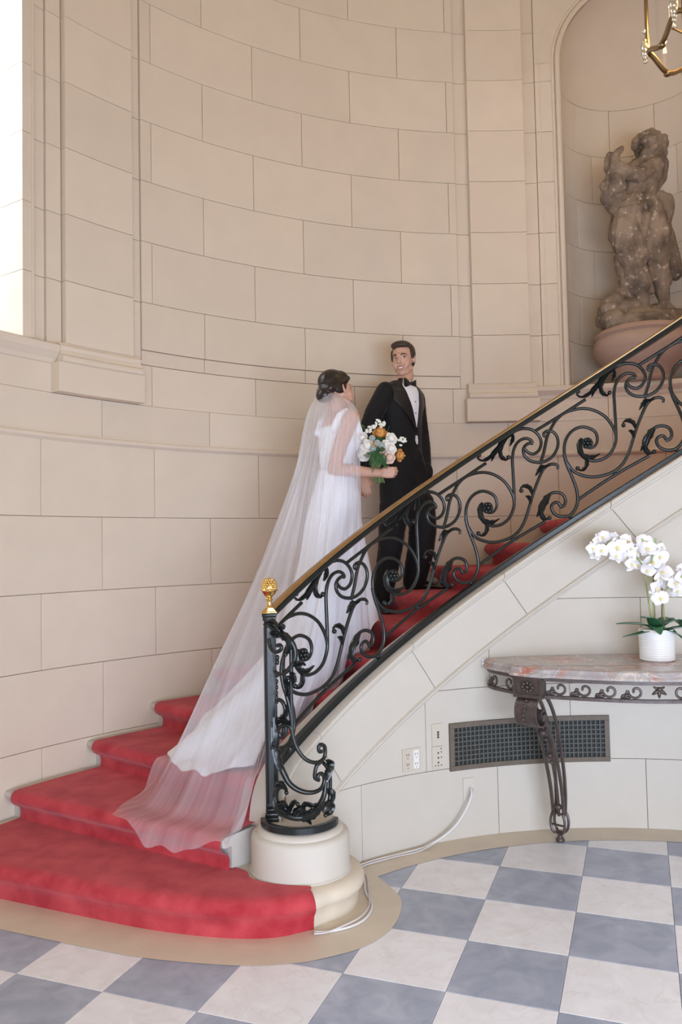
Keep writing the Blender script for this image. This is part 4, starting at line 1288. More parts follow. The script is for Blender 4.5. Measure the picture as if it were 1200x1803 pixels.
FL = [(150, 300, -.02, .9), (205, 200, 0, .85), (275, 175, .02, 1), (340, 215, .03, .9), (250, 330, -.03, 1.05), (180, 390, 0, .8), (440, 290, -.04, 1.35), (400, 175, .03, .8), (425, 400, -.03, 1.0), (555, 225, 0, 1.2),
      (590, 310, -.03, 1.1), (600, 490, -.04, 1.15), (570, 400, -.02, 1.1), (660, 350, .02, 1.0), (760, 230, .0, 1.2), (800, 310, -.03, 1.2), (690, 500, .02, .9), (945, 400, -.02, 1.15), (860, 470, 0, 1.2), (800, 560, -.03, 1.0),
      (960, 480, .02, .8), (960, 290, 0, .75), (985, 590, -.03, 1.25), (940, 660, -.02, 1.1), (890, 770, -.05, 1.2), (945, 890, -.06, 1.15), (1030, 720, 0, 1.0), (1110, 720, -.04, 1.2), (1150, 810, -.03, 1.0), (1190, 640, -.02, 1.25),
      (1230, 560, 0, 1.1), (1240, 740, -.03, 1.1)]
for x, y, d, s_ in FL:
    flower(oc(x, y, d), rf.uniform(-.7, .7), rf.uniform(-.45, .35), rf.uniform(-.5, .5), s_ * 1.0)
for x, y, d in ((125, 255, 0), (95, 300, 0), (100, 350, -.01), (825, 240, -.03), (888, 205, -.02), (950, 238, 0), (735, 205, 0)):
    MB().add(*ball(oc(x, y, d), (.006, .006, .0085), 8, 6)).build('bud', M['bud'], orchid, smooth=True)
# ------------------------------------------------------------------ sculpting helpers
def cone_sphere(a, b, ra, rb_, n=12):
    """closed tapered limb segment with round ends"""
    a, b = np.array(a, float), np.array(b, float)
    d = b - a; L = np.linalg.norm(d)
    if L < 1e-6: return ball(a, max(ra, rb_), 12, 9)
    P, R = [], []
    d /= L
    for k in range(5):
        q = PI / 2 * k / 4
        P.append(a - d * ra * math.cos(q)); R.append(max(1e-4, ra * math.sin(q)))
    m_ = max(2, int(L / 0.03))
    for k in range(1, m_): P.append(a + d * L * k / m_); R.append(ra + (rb_ - ra) * k / m_)
    for k in range(5):
        q = PI / 2 * k / 4
        P.append(b + d * rb_ * math.sin(q)); R.append(max(1e-4, rb_ * math.cos(q)))
    up = (0, 0, 1) if abs(d[2]) < .9 else (1, 0, 0)
    u = np.cross(d, up); u /= np.linalg.norm(u); w = np.cross(d, u)
    v = []
    for p, r in zip(P, R):
        for k in range(n):
            t = 2 * PI * k / n
            v.append(p + u * r * math.cos(t) + w * r * math.sin(t))
    f = grid_faces(len(P), n, cv=True) + [tuple(range(n))[::-1], tuple((len(P) - 1) * n + k for k in range(n))]
    return v, f

def limb(mb, pts, rad):
    for i in range(len(pts) - 1):
        mb.add(*cone_sphere(pts[i], pts[i + 1], rad[i], rad[i + 1]))
    return mb

def loft(rings, n=24):
    """closed loft: rings = [(centre, (rx, ry), yaw)] horizontal ellipses"""
    v = []
    for c, (rx, ry), yaw in rings:
        for k in range(n):
            t = 2 * PI * k / n
            x, y = rx * math.cos(t), ry * math.sin(t)
            v.append((c[0] + x * math.cos(yaw) - y * math.sin(yaw), c[1] + x * math.sin(yaw) + y * math.cos(yaw), c[2]))
    f = grid_faces(len(rings), n, cv=True) + [tuple(range(n))[::-1], tuple((len(rings) - 1) * n + k for k in range(n))]
    return v, f

def fuse(mb, name, voxel, mat, parent, smooth_it=4, fac=0.5, disp=None):
    """melts overlapping shapes into one continuous surface"""
    me = mb.mesh(name + '_raw')
    tmp = bpy.data.objects.new('tmp', me); COL.objects.link(tmp)
    m_ = tmp.modifiers.new('r', 'REMESH'); m_.mode = 'VOXEL'; m_.voxel_size = voxel
    if smooth_it:
        s_ = tmp.modifiers.new('s', 'SMOOTH'); s_.factor = fac; s_.iterations = smooth_it
    dg = bpy.context.evaluated_depsgraph_get()
    out = bpy.data.meshes.new_from_object(tmp.evaluated_get(dg))
    out.name = name
    bpy.data.objects.remove(tmp, do_unlink=True)
    bpy.data.meshes.remove(me)
    if disp is not None:
        n = len(out.vertices)
        co = np.empty(n * 3); out.vertices.foreach_get('co', co); co = co.reshape(-1, 3)
        no = np.empty(n * 3); out.vertices.foreach_get('normal', no); no = no.reshape(-1, 3)
        co = disp(co, no)
        out.vertices.foreach_set('co', co.ravel()); out.update()
    return link_mesh(name, out, mat, parent, smooth=True)

# ------------------------------------------------------------------ statue in the niche
def weathered():
    m, nt, b = new_mat('weathered_sandstone')
    b.inputs['Roughness'].default_value = 0.85
    tc = nd(nt, 'ShaderNodeTexCoord')
    n1 = nd(nt, 'ShaderNodeTexNoise'); n1.inputs['Scale'].default_value = 7; n1.inputs['Detail'].default_value = 8
    n2 = nd(nt, 'ShaderNodeTexNoise'); n2.inputs['Scale'].default_value = 28; n2.inputs['Detail'].default_value = 5
    for q in (n1, n2): nt.links.new(tc.outputs['Object'], q.inputs['Vector'])
    cr = nd(nt, 'ShaderNodeValToRGB')
    E_ = cr.color_ramp.elements
    E_[0].position = .32; E_[0].color = (0.105, 0.080, 0.058, 1)
    E_[1].position = .62; E_[1].color = (0.31, 0.235, 0.175, 1)
    e = E_.new(.48); e.color = (0.215, 0.160, 0.118, 1)
    nt.links.new(n1.outputs['Fac'], cr.inputs[0])
    r2 = nd(nt, 'ShaderNodeValToRGB')
    r2.color_ramp.elements[0].position = .615; r2.color_ramp.elements[1].position = .70
    nt.links.new(n2.outputs['Fac'], r2.inputs[0])
    mx = nd(nt, 'ShaderNodeMix', data_type='RGBA'); mx.inputs['B'].default_value = (0.50, 0.42, 0.34, 1)
    nt.links.new(r2.outputs[0], mx.inputs['Factor']); nt.links.new(cr.outputs[0], mx.inputs['A'])
    nt.links.new(mx.outputs['Result'], b.inputs['Base Color'])
    bp = nd(nt, 'ShaderNodeBump'); bp.inputs['Strength'].default_value = .5; bp.inputs['Distance'].default_value = .01
    nt.links.new(n2.outputs['Fac'], bp.inputs['Height']); nt.links.new(bp.outputs[0], b.inputs['Normal'])
    return m
M['weathered'] = weathered()
M['pedestal'] = simple('pink_sandstone', (0.42, 0.29, 0.225), 0.7, noise=.14, nscale=4, stretch=(1, 1, 5), bump=.08)
SY = 3.66
sa = lambda x, y, d=0.0: np.array(at(1020 + x / 6.6667, 200 + y / 6.6667, SY + d))
sb_ = lambda x, y, d=0.0: np.array(at(1020 + x / 6.6667, 420 + y / 6.6667, SY + d))
st = MB()
# head with curls
hc = sa(835, 370)
st.add(*ball(hc, (.085, .100, .112), 16, 12))
st.add(*ball(sa(800, 470, -.05), (.06, .055, .06), 12, 9))
rs_ = random.Random(3)
for x, y, d, r in ((700, 285, 0, .034), (650, 390, -.02, .036), (655, 330, .02, .034), (740, 260, -.04, .034), (840, 228, 0, .040), (790, 235, -.05, .032), (900, 250, -.03, .036), (985, 285, 0, .034), (1000, 350, 0, .036),
                   (985, 400, -.03, .034), (985, 470, 0, .036), (930, 300, -.07, .036), (940, 420, -.07, .034), (960, 490, -.03, .03), (690, 470, .02, .034), (670, 430, .0, .03), (860, 300, -.09, .034), (800, 290, -.09, .032),
                   (900, 480, -.06, .032), (690, 540, .03, .03), (880, 390, -.10, .03), (760, 330, -.085, .028)):
    st.add(*ball(sa(x, y, d), r, 8, 6))
limb(st, [sa(800, 470), sa(790, 600, .01)], [.06, .066])
# torso
limb(st, [sa(880, 600, .0), sa(700, 640, .0)], [.092, .085])
limb(st, [sa(820, 650), sa(720, 860, 0), sa(680, 1010, 0), sa(680, 1140, 0)], [.118, .130, .128, .150])
limb(st, [sa(600, 680, -.02), sa(620, 860, -.03)], [.07, .08])
st.add(*ball(sa(800, 760, -.08), (.075, .055, .05), 12, 9))
st.add(*ball(sa(690, 1020, -.06), (.13, .09, .06), 14, 9))
# far arm folded back on the right
limb(st, [sa(930, 590, .02), sa(935, 740, .04), sa(860, 860, .0)], [.072, .062, .05])
# near arm across the chest to the raised hand
limb(st, [sa(880, 620, -.08), sa(700, 715, -.14), sa(560, 690, -.15), sa(420, 600, -.13)], [.070, .062, .054, .042])
limb(st, [sa(420, 600, -.13), sa(400, 520, -.12), sa(450, 450, -.10), sa(490, 410, -.10)], [.044, .036, .028, .022])
limb(st, [sa(350, 640, -.06), sa(335, 560, -.05), sa(350, 490, -.05)], [.044, .034, .028])
# bunch of fruit and cloth held at the left
for x, y, d, r in ((390, 720, -.10, .055), (430, 780, -.13, .058), (360, 800, -.08, .055), (300, 850, -.06, .045), (270, 850, -.05, .028), (400, 880, -.10, .055), (330, 950, -.06, .055), (300, 1000, -.04, .042), (350, 1050, -.04, .05),
                   (390, 1120, -.04, .045), (450, 960, -.06, .06), (470, 860, -.12, .05)):
    st.add(*ball(sa(x, y, d), r, 10, 8))
# cloth bundle at the right hip
limb(st, [sa(950, 990, .04), sa(1000, 1040, .05), sa(1010, 1150, .05), sa(985, 1280, .05), sa(1010, 1400, .05)], [.055, .072, .065, .055, .032])
limb(st, [sa(990, 1300, .08), sa(1040, 1500, .08), sb_(1080, 250, .08), sb_(1120, 400, .08), sb_(1140, 450, .08)], [.05, .06, .068, .062, .03])
# draped legs
limb(st, [sa(600, 1150, -.02), sa(530, 1400, -.05), sb_(590, 180, -.06), sb_(660, 360, -.05), sb_(720, 600, -.03), sb_(765, 790, -.02)], [.135, .125, .098, .076, .058, .038])
limb(st, [sa(780, 1150, 0), sa(890, 1420, -.03), sb_(910, 150, -.04), sb_(930, 350, -.03), sb_(965, 600, .0), sb_(995, 770, .01)], [.135, .118, .100, .080, .058, .040])
limb(st, [sb_(765, 800, -.03), sb_(780, 855, -.12)], [.036, .028])
limb(st, [sb_(995, 775, .0), sb_(1130, 860, -.06)], [.036, .024])
# hanging folds
for pts, r in (([(500, 1150, -.12), (460, 1420, -.12), (470, 1700, -.06)], .030), ([(600, 1180, -.14), (680, 1400, -.15), (760, 1650, -.12)], .026), ([(690, 1180, -.14), (730, 1420, -.13), (790, 1700, -.10)], .024),
               ([(800, 1180, -.14), (760, 1400, -.13), (720, 1560, -.11)], .024), ([(870, 1160, -.12), (950, 1380, -.11), (990, 1600, -.08)], .028), ([(560, 1120, -.13), (690, 1100, -.15), (880, 1050, -.12)], .028),
               ([(880, 1000, -.10), (760, 1060, -.14), (600, 1060, -.13)], .024)):
    S = catmull([sa(*p) for p in pts], 4)
    for a, b_ in zip(S[:-1], S[1:]): st.add(*cone_sphere(a, b_, r, r, 8))
for pts, r in (([(470, 50, -.02), (490, 300, .0), (560, 600, .02)], .040), ([(520, 100, -.06), (560, 350, -.05), (640, 620, -.02)], .030), ([(700, 100, -.10), (760, 350, -.09), (840, 620, -.04)], .028),
               ([(640, 60, -.10), (700, 300, -.12), (800, 560, -.08)], .022), ([(800, 0, -.08), (830, 250, -.08), (870, 480, -.05)], .026), ([(1010, 60, .0), (1020, 300, .0), (1040, 520, .02)], .034), ([(480, 250, .06), (520, 450, .06), (600, 700, .05)], .055)):
    S = catmull([sb_(*p) for p in pts], 4)
    for a, b_ in zip(S[:-1], S[1:]): st.add(*cone_sphere(a, b_, r, r * .9, 8))
# rock the figure stands on
for x, y, d, r in ((420, 760, .06, .105), (360, 850, .04, .10), (500, 680, .08, .09), (330, 960, .05, .10), (560, 820, .02, .11), (430, 980, -.03, .13), (640, 980, -.05, .15), (820, 980, -.05, .14), (1000, 980, -.03, .14),
                   (1130, 970, .0, .13), (1180, 950, .06, .11), (720, 900, .08, .12), (900, 900, .10, .12), (600, 600, .10, .07)):
    c = sb_(x, y, d)
    st.add(*ball(c, (r, r, r * .72), 12, 9))
v, f = loft([((sb_(700, 1060)[0] + .03, SY + .01, sb_(700, 1082)[2]), (.300, .245), 0), ((sb_(700, 1060)[0] + .03, SY + .01, sb_(700, 960)[2]), (.285, .235), 0)], 28)
st.add(v, f)
def rough_disp(amp, sc):
    def fn(co, no):
        q = np.sin(co[:, 0] * sc * 1.3 + 1.1) * np.sin(co[:, 1] * sc + 2.3) * np.sin(co[:, 2] * sc * 1.1 + .4)
        q2 = np.sin(co[:, 0] * sc * 3.1 + co[:, 2] * sc * 2.2) * np.sin(co[:, 2] * sc * 2.7 + 1.3 + co[:, 1] * sc * 2)
        return co + no * ((q * .6 + q2 * .4) * amp)[:, None]
    return fn
ped_top = float(sb_(700, 1088)[2])
def statue_disp(co, no):
    co = rough_disp(.006, 46)(co, no)
    co[:, 2] = np.maximum(co[:, 2], ped_top)
    return co
so = fuse(st, 'statue', .0085, M['weathered'], None, 2, .4, statue_disp)
tag(so, 'weathered brown stone statue of a draped figure standing in the niche', 'statue')
pc_ = (sb_(700, 1060)[0] + .03, SY + .01)
zt2 = float(sb_(700, 1088)[2]) - .004; zb2 = 2.786
hh = zt2 - zb2
pp = [(.0, 0), (.22, 0), (.235, .04), (.215, .08), (.205, .12), (.225, .20), (.275, .32), (.335, .46), (.365, .60), (.372, .70), (.366, .80), (.352, .855), (.360, .875), (.372, .90), (.366, .935), (.348, .96), (.335, 1.0), (.0, 1.0)]
po_ = MB().add(*lathe([(r, z * hh) for r, z in pp], 56, (pc_[0], pc_[1], zb2))).build('statue_pedestal', M['pedestal'], None, smooth=40)
tag(po_, 'round bowl-shaped pink stone pedestal under the statue', 'pedestal')

# ------------------------------------------------------------------ hanging lantern
LX, LY = 0.675, 1.616
LR = 0.33
lant = empty('hanging_lantern', (LX, LY, 4.10))
tag(lant, 'gilt brass hanging lantern with curved glass panes and candle bulbs', 'lantern')
M['lbrass'] = simple('aged_gilt_brass', (0.26, 0.19, 0.10), 0.34, metal=1.0, noise=.3, nscale=20)
M['silver_gilt'] = simple('pale_gilt', (0.62, 0.58, 0.48), 0.3, metal=.9, noise=.3, nscale=40)
lg, nt, b = new_mat('lantern_glass')
for n_ in list(nt.nodes): 
    if n_.type != 'OUTPUT_MATERIAL': nt.nodes.remove(n_)
out_ = [n_ for n_ in nt.nodes if n_.type == 'OUTPUT_MATERIAL'][0]
tr_ = nt.nodes.new('ShaderNodeBsdfTransparent'); gl_ = nt.nodes.new('ShaderNodeBsdfGlossy'); gl_.inputs['Roughness'].default_value = .03
mx_ = nt.nodes.new('ShaderNodeMixShader'); mx_.inputs[0].default_value = .12
nt.links.new(tr_.outputs[0], mx_.inputs[1]); nt.links.new(gl_.outputs[0], mx_.inputs[2]); nt.links.new(mx_.outputs[0], out_.inputs[0])
M['lglass'] = lg
fl_, nt, b = new_mat('candle_flame_bulb')
b.inputs['Emission Color'].default_value = (1.0, 0.86, 0.62, 1); b.inputs['Emission Strength'].default_value = 9.0
M['bulb'] = fl_
M['candle'] = simple('candle_sleeve', (0.80, 0.74, 0.62), .5)
Z0, Z1 = 4.215, 5.05
for k in range(6):
    a = math.radians(152) + PI / 3 * k
    a2 = a + PI / 3
    p0 = np.array((LX + LR * math.cos(a), LY + LR * math.sin(a))); p1 = np.array((LX + LR * math.cos(a2), LY + LR * math.sin(a2)))
    post = MB().add(*tube([(p0[0], p0[1], Z0), (p0[0], p0[1], Z1)], .011, n=8)).build('post', M['lbrass'], lant, smooth=50)
    orn = [(0, -.045), (0, -.020), (0, .0), (0, .03), (0, .06), (0, .12)]
    for (dx, dz), r in zip(orn, (.012, .015, .021, .024, .017, .012)):
        MB().add(*ball((p0[0] + .014 * math.cos(a), p0[1] + .014 * math.sin(a), Z0 + dz), (r, r, r * 1.25), 8, 6)).build('post_scroll', M['silver_gilt'], post, smooth=True)
    lerp = lambda u, z, o=1.0: (p0[0] + (p1[0] - p0[0]) * u, p0[1] + (p1[1] - p0[1]) * u, z)
    low = [lerp(u, Z0 - .062 * (0.5 - 0.5 * math.cos(2 * PI * u)) - .015 * math.sin(4 * PI * u) * 0) for u in np.linspace(0, 1, 17)]
    MB().add(*tube(low, .014, n=8)).build('bottom_rail', M['lbrass'], lant, smooth=50)
    lm = low[8]
    MB().add(*ball((lm[0], lm[1], lm[2] - .008), (.022, .022, .014), 10, 7)).build('rail_leaf', M['lbrass'], lant, smooth=True)
    v = []
    for u in np.linspace(0, 1, 13):
        v += [lerp(u, Z0 - .062 * (0.5 - 0.5 * math.cos(2 * PI * u))), lerp(u, Z1)]
    MB().add(v, grid_faces(13, 2)).build('pane', M['lglass'], lant)
    MB().add(*tube([lerp(u, Z1) for u in (0, .5, 1)], .014, n=8)).build('top_rail', M['lbrass'], lant, smooth=50)
    MB().add(*tube(catmull([lerp(0, Z1), (LX + LR * .6 * math.cos(a), LY + LR * .6 * math.sin(a), Z1 + .18), (LX + .05 * math.cos(a), LY + .05 * math.sin(a), Z1 + .36)], 5), .010, n=8)).build('crown_arm', M['lbrass'], lant, smooth=50)
MB().add(*tube([(LX, LY, Z1 + .34), (LX, LY, 7.0)], .012, n=8)).build('hanging_rod', M['lbrass'], lant, smooth=50)
MB().add(*tube([(LX, LY, Z0 - .02), (LX, LY, Z1 + .36)], .010, n=8)).build('centre_stem', M['lbrass'], lant, smooth=50)
for k in range(4):
    a = PI + PI / 2 * k
    cx_, cy_ = LX + .225 * math.cos(a), LY + .225 * math.sin(a)
    MB().add(*tube(catmull([(LX, LY, Z0 + .02), (LX + .12 * math.cos(a), LY + .12 * math.sin(a), Z0 - .01), (cx_, cy_, Z0 + .03)], 5), .006, n=6)).build('candle_arm', M['lbrass'], lant, smooth=50)
    MB().add(*lathe([(.0, .0), (.020, .0), (.022, .008), (.012, .012), (.012, .10), (.0, .10)], 12, (cx_, cy_, Z0 + .03))).build('candle', M['candle'], lant, smooth=45)
    MB().add(*lathe([(.0, .0), (.009, .004), (.012, .016), (.009, .032), (.003, .048), (.0, .05)], 10, (cx_, cy_, Z0 + .13))).build('bulb', M['bulb'], lant, smooth=True)
for k in range(4):
    a = PI + PI / 2 * k
    ll = bpy.data.lights.new('lantern_bulb_light', 'POINT'); ll.energy = 5; ll.color = (1.0, 0.62, 0.26); ll.shadow_soft_size = .010
    lo = bpy.data.objects.new('lantern_bulb_light', ll); COL.objects.link(lo); lo.location = (LX + .225 * math.cos(a), LY + .225 * math.sin(a), Z0 + .205)
# ------------------------------------------------------------------ people: shared parts
def skin_mat(name, col):
    m, nt, b = new_mat(name)
    b.inputs['Base Color'].default_value = (*col, 1); b.inputs['Roughness'].default_value = .48
    b.inputs['Subsurface Weight'].default_value = .12; b.inputs['Subsurface Radius'].default_value = (.012, .005, .003)
    tc = nd(nt, 'ShaderNodeTexCoord'); n1 = nd(nt, 'ShaderNodeTexNoise'); n1.inputs['Scale'].default_value = 22
    nt.links.new(tc.outputs['Object'], n1.inputs['Vector'])
    mx = nd(nt, 'ShaderNodeMix', data_type='RGBA')
    mx.inputs['A'].default_value = (col[0] * .93, col[1] * .86, col[2] * .84, 1); mx.inputs['B'].default_value = (min(1, col[0] * 1.05), col[1] * 1.08, col[2] * 1.08, 1)
    nt.links.new(n1.outputs['Fac'], mx.inputs['Factor']); nt.links.new(mx.outputs['Result'], b.inputs['Base Color'])
    return m
M['skin_m'] = skin_mat('skin_groom', (0.60, 0.36, 0.26))
M['skin_f'] = skin_mat('skin_bride', (0.58, 0.34, 0.25))
M['hair_m'] = simple('brown_hair', (0.040, 0.022, 0.014), .45, noise=.4, nscale=40, stretch=(1, 1, .2), bump=.4, bscale=90)
M['hair_f'] = simple('dark_sleek_hair', (0.018, 0.011, 0.009), .30, noise=.35, nscale=40, stretch=(.3, 1, 1), bump=.12, bscale=120)
M['tux'] = simple('black_wool', (0.0075, 0.0075, 0.0085), .75, noise=.3, nscale=30, sheen=.06, spec=.25, bump=.10, bscale=14)
M['satin'] = simple('black_satin', (0.008, 0.008, 0.011), .38, spec=.45)
M['shirt'] = simple('white_shirt', (0.80, 0.81, 0.86), .7, bump=.08, bscale=25)
M['patent'] = simple('black_patent_leather', (0.006, 0.006, 0.006), .10, spec=.7)
M['lips'] = simple('lips', (0.50, 0.20, 0.16), .45)
M['teeth'] = simple('teeth', (0.82, 0.80, 0.76), .3)
M['eye_white'] = simple('eye_white', (0.72, 0.70, 0.68), .25)
M['iris'] = simple('iris', (0.035, 0.022, 0.014), .2)

def head_frame(c, yaw, pitch, roll=0.0):
    """local head axes: x to the person's left, y forward, z up"""
    return Matrix.Translation(Vector(c)) @ Matrix.Rotation(yaw, 4, 'Z') @ Matrix.Rotation(pitch, 4, 'X') @ Matrix.Rotation(roll, 4, 'Y')
def hp(Mx, p): q = Mx @ Vector(p); return np.array(q)
def hball(mb, Mx, c, r, nu=16, nv=11): mb.add(*ball(hp(Mx, c), r, nu, nv, Mx.to_3x3()))
def hlimb(mb, Mx, pts, rad): limb(mb, [hp(Mx, p) for p in pts], rad)

def build_head(mb, H_, fem=False):
    k = .94 if fem else 1.0
    w = .93 if fem else 1.0
    hball(mb, H_, (0, -.016, .038 * k), (.077 * w, .097 * k, .088 * k), 20, 14)
    hball(mb, H_, (0, .026, -.006), (.067 * w, .064, .086 * k), 20, 14)
    hball(mb, H_, (0, .024, -.066 * k), (.056 * w * (.92 if fem else 1), .058, .047), 16, 11)
    hball(mb, H_, (0, .060, -.103 * k), (.024, .021, .018))
    hlimb(mb, H_, [(.056 * w, .0, -.062), (.030 * w, .045, -.098 * k)], [.014, .014])
    hlimb(mb, H_, [(-.056 * w, .0, -.062), (-.030 * w, .045, -.098 * k)], [.014, .014])
    for s in (-1, 1):
        hball(mb, H_, (s * .040 * w, .054, -.030), (.026, .026, .026))
        hball(mb, H_, (s * .034, .066, -.052), (.020, .018, .020))
        # ear: rim and lobe
        hlimb(mb, H_, [(s * .078 * w, .004, -.026), (s * .083 * w, -.010, -.004), (s * .084 * w, -.016, .016), (s * .080 * w, -.004, .026), (s * .075 * w, .006, .014)], [.0075, .0065, .0065, .006, .006])
        hball(mb, H_, (s * .076 * w, -.004, -.002), (.006, .014, .022), 10, 8)
    hlimb(mb, H_, [(-.042, .074, .024), (-.018, .086, .024), (.018, .086, .024), (.042, .074, .024)], [.011, .013, .013, .011])
    hlimb(mb, H_, [(0, .090, .016), (0, .104, -.012), (0, .116 if not fem else .112, -.030)], [.0085, .0105, .0125])
    for s in (-1, 1): hball(mb, H_, (s * .0115, .101, -.034), (.0085, .010, .008), 10, 8)
    hball(mb, H_, (0, .074, -.064), (.032, .0145, .022))

def face_parts(H0, parent, smile=True, dy=0.0, gaze=-.004):
    H_ = H0 @ Matrix.Translation((0, dy, 0))
    for s in (-1, 1):
        e = MB(); hball(e, H_, (s * .031, .0735, .006), (.0140, .0120, .0078), 12, 9)
        eo = e.build('eye', M['eye_white'], parent, smooth=True)
        i = MB(); hball(i, H_, (s * .031 + gaze, .0835, .004), (.0062, .0036, .0062), 10, 8); i.build('iris', M['iris'], eo, smooth=True)
        l = MB().add(*tube([hp(H_, p) for p in catmull([(s * .014, .083, .008), (s * .024, .0870, .0130), (s * .036, .0835, .0130), (s * .047, .073, .005)], 4)], .0022, n=6)); l.build('eyelid', M['hair_m'], eo, smooth=True)
        b_ = MB().add(*tube([hp(H_, p) for p in catmull([(s * .013, .094, .0215), (s * .026, .0955, .0265), (s * .040, .086, .0265), (s * .052, .070, .019)], 4)], [.0042, .0050, .0045, .0022], n=6))
        b_.build('eyebrow', M['hair_m'], parent, smooth=True)
    up = [(-.034, .070, -.047), (-.018, .0905, -.0565), (0, .0955, -.0590), (.018, .0905, -.0565), (.034, .070, -.047)]
    lo_ = [(-.034, .070, -.048), (-.018, .0875, -.069), (0, .0925, -.0755), (.018, .0875, -.069), (.034, .070, -.048)]
    MB().add(*tube([hp(H_, p) for p in catmull(up, 5)], [.0015, .0034, .0036, .0034, .0015], n=6)).build('lip', M['lips'], parent, smooth=True)
    MB().add(*tube([hp(H_, p) for p in catmull(lo_, 5)], [.0015, .0040, .0046, .0040, .0015], n=6)).build('lip', M['lips'], parent, smooth=True)
    if smile:
        te = MB()
        v = []
        for k in range(9):
            u = -1 + 2 * k / 8
            y = .0935 - .0165 * u * u
            v += [hp(H_, (u * .027, y, -.0585 + .008 * u * u)), hp(H_, (u * .027, y - .001, -.0715 + .018 * u * u)), hp(H_, (u * .027, y - .012, -.064 + .010 * u * u))]
        te.add(v, grid_faces(9, 3, cv=True))
        te.build('teeth', M['teeth'], parent, smooth=40)

def hand(mb, w, d, n, side, curl=(25, 35, 30), sc=1.0, thumb=(.65, .65, .25), spread=.06):
    """palm, four jointed fingers of unequal length and a thumb; w wrist, d towards fingers, n palm normal, side = +1/-1 thumb side"""
    w, d, n = np.array(w, float), np.array(d, float), np.array(n, float)
    d /= np.linalg.norm(d); n -= d * (n @ d); n /= np.linalg.norm(n)
    u = np.cross(d, n) * side
    off = (.030, .010, -.010, -.028)
    kn = []
    for o_, L in zip(off, (.086, .092, .088, .078)):
        k_ = w + d * L * sc + u * o_ * sc - n * .004
        kn.append(k_)
        limb(mb, [w + u * o_ * .45 * sc, w + d * L * .5 * sc + u * o_ * .85 * sc, k_], [.0155 * sc, .0145 * sc, .0105 * sc])
    for i, (k_, L) in enumerate(zip(kn, (.078, .088, .082, .064))):
        p, ang = k_, 0.0
        dd = d + u * spread * (1.5 - i)
        dd /= np.linalg.norm(dd)
        pts = [p]
        for q, (frac, c_) in enumerate(zip((.45, .30, .25), curl)):
            ang += math.radians(c_ * (1 + .10 * i))
            p = p + (dd * math.cos(ang) + n * math.sin(ang)) * L * frac * sc
            pts.append(p)
        limb(mb, pts, [.0095 * sc, .0086 * sc, .0080 * sc, .0068 * sc])
    b0 = w + d * .022 * sc + u * .026 * sc + n * .006
    t1 = d * thumb[0] + u * thumb[1] + n * thumb[2]; t1 /= np.linalg.norm(t1)
    t2 = d * (thumb[0] + .5) + u * (thumb[1] - .4) + n * (thumb[2] + .1); t2 /= np.linalg.norm(t2)
    limb(mb, [w + d * .01 * sc + u * .012 * sc, b0, b0 + t1 * .040 * sc, b0 + t1 * .040 * sc + t2 * .028 * sc], [.016 * sc, .014 * sc, .0105 * sc, .0082 * sc])

# ------------------------------------------------------------------ groom
GY = 3.22
g = lambda x, y, d=0.0: np.array(at(x, y, GY + d))
GYAW = math.radians(50)
GF = np.array((math.sin(GYAW), -math.cos(GYAW), 0.0)); GL = np.array((math.cos(GYAW), math.sin(GYAW), 0.0))   # chest direction, his left
groom = empty('person', (-0.90, 3.25, 7 * RISE))
tag(groom, 'man in black tuxedo and bow tie smiling down at the woman', 'person')
GH = head_frame(g(709.5, 634, -.02), math.radians(180 - 22), math.radians(-4), math.radians(3))
body = MB()
build_head(body, GH)
nb_ = g(707, 678, -.005)
limb(body, [hp(GH, (0, -.018, -.060)), hp(GH, (0, -.030, -.110)), nb_], [.056, .056, .062])
def gring(y, cx, a, b_, d=0.0): return (g(cx, y, d), (b_, a), GYAW - PI / 2)
body.add(*loft([gring(678, 705, .08, .05), gring(686, 704, .16, .08), gring(720, 704, .18, .10), gring(780, 705, .15, .09), gring(850, 709, .17, .11), gring(890, 712, .15, .10)]))
RSH = g(705, 693.5) - GL * .182; LSH = g(705, 696) + GL * .178
RELB, RWR = g(643, 772, -.26), g(641, 829, -.46)
LELB, LWR = g(741, 768, .17), g(748, 818, .06)
limb(body, [RSH, RELB, RWR], [.042, .034, .026])
limb(body, [LSH, LELB, LWR, g(746, 842, .02)], [.042, .034, .026, .03])
hand(body, g(641, 833, -.47), (-.05, -.15, -1), (.5, .75, 0), -1, curl=(22, 30, 25), sc=1.0)
limb(body, [g(698, 880, -.06), g(688, 965, -.06), g(667, 1042, .06)], [.075, .055, .04])
limb(body, [g(733, 880, .06), g(744, 960, .02), g(730, 1025, .11)], [.075, .055, .04])
bo = fuse(body, 'body', .0050, M['skin_m'], groom, 4, .5)
face_parts(GH, groom)
hair = MB()
hball(hair, GH, (0, -.030, .062), (.083, .094, .074), 18, 12)
hball(hair, GH, (.006, .018, .104), (.070, .062, .032), 16, 10)
hball(hair, GH, (-.012, .052, .100), (.050, .034, .024), 14, 9)
for s in (-1, 1):
    hball(hair, GH, (s * .071, -.012, .040), (.017, .048, .046), 12, 9)
    hlimb(hair, GH, [(s * .076, .014, .030), (s * .0765, .016, .0)], [.010, .006])
hball(hair, GH, (0, -.080, .0), (.066, .042, .062), 14, 10)
for k in range(9):
    u = -1 + 2 * k / 8
    hlimb(hair, GH, [(u * .055 + .01, -.03, .128 - .02 * u * u), (u * .058 - .004, .040, .122 - .022 * u * u), (u * .060 - .014, .078 - .02 * u * u, .092 - .012 * u * u)], [.012, .011, .006])
fuse(hair, 'hair', .0045, M['hair_m'], groom, 2, .4)

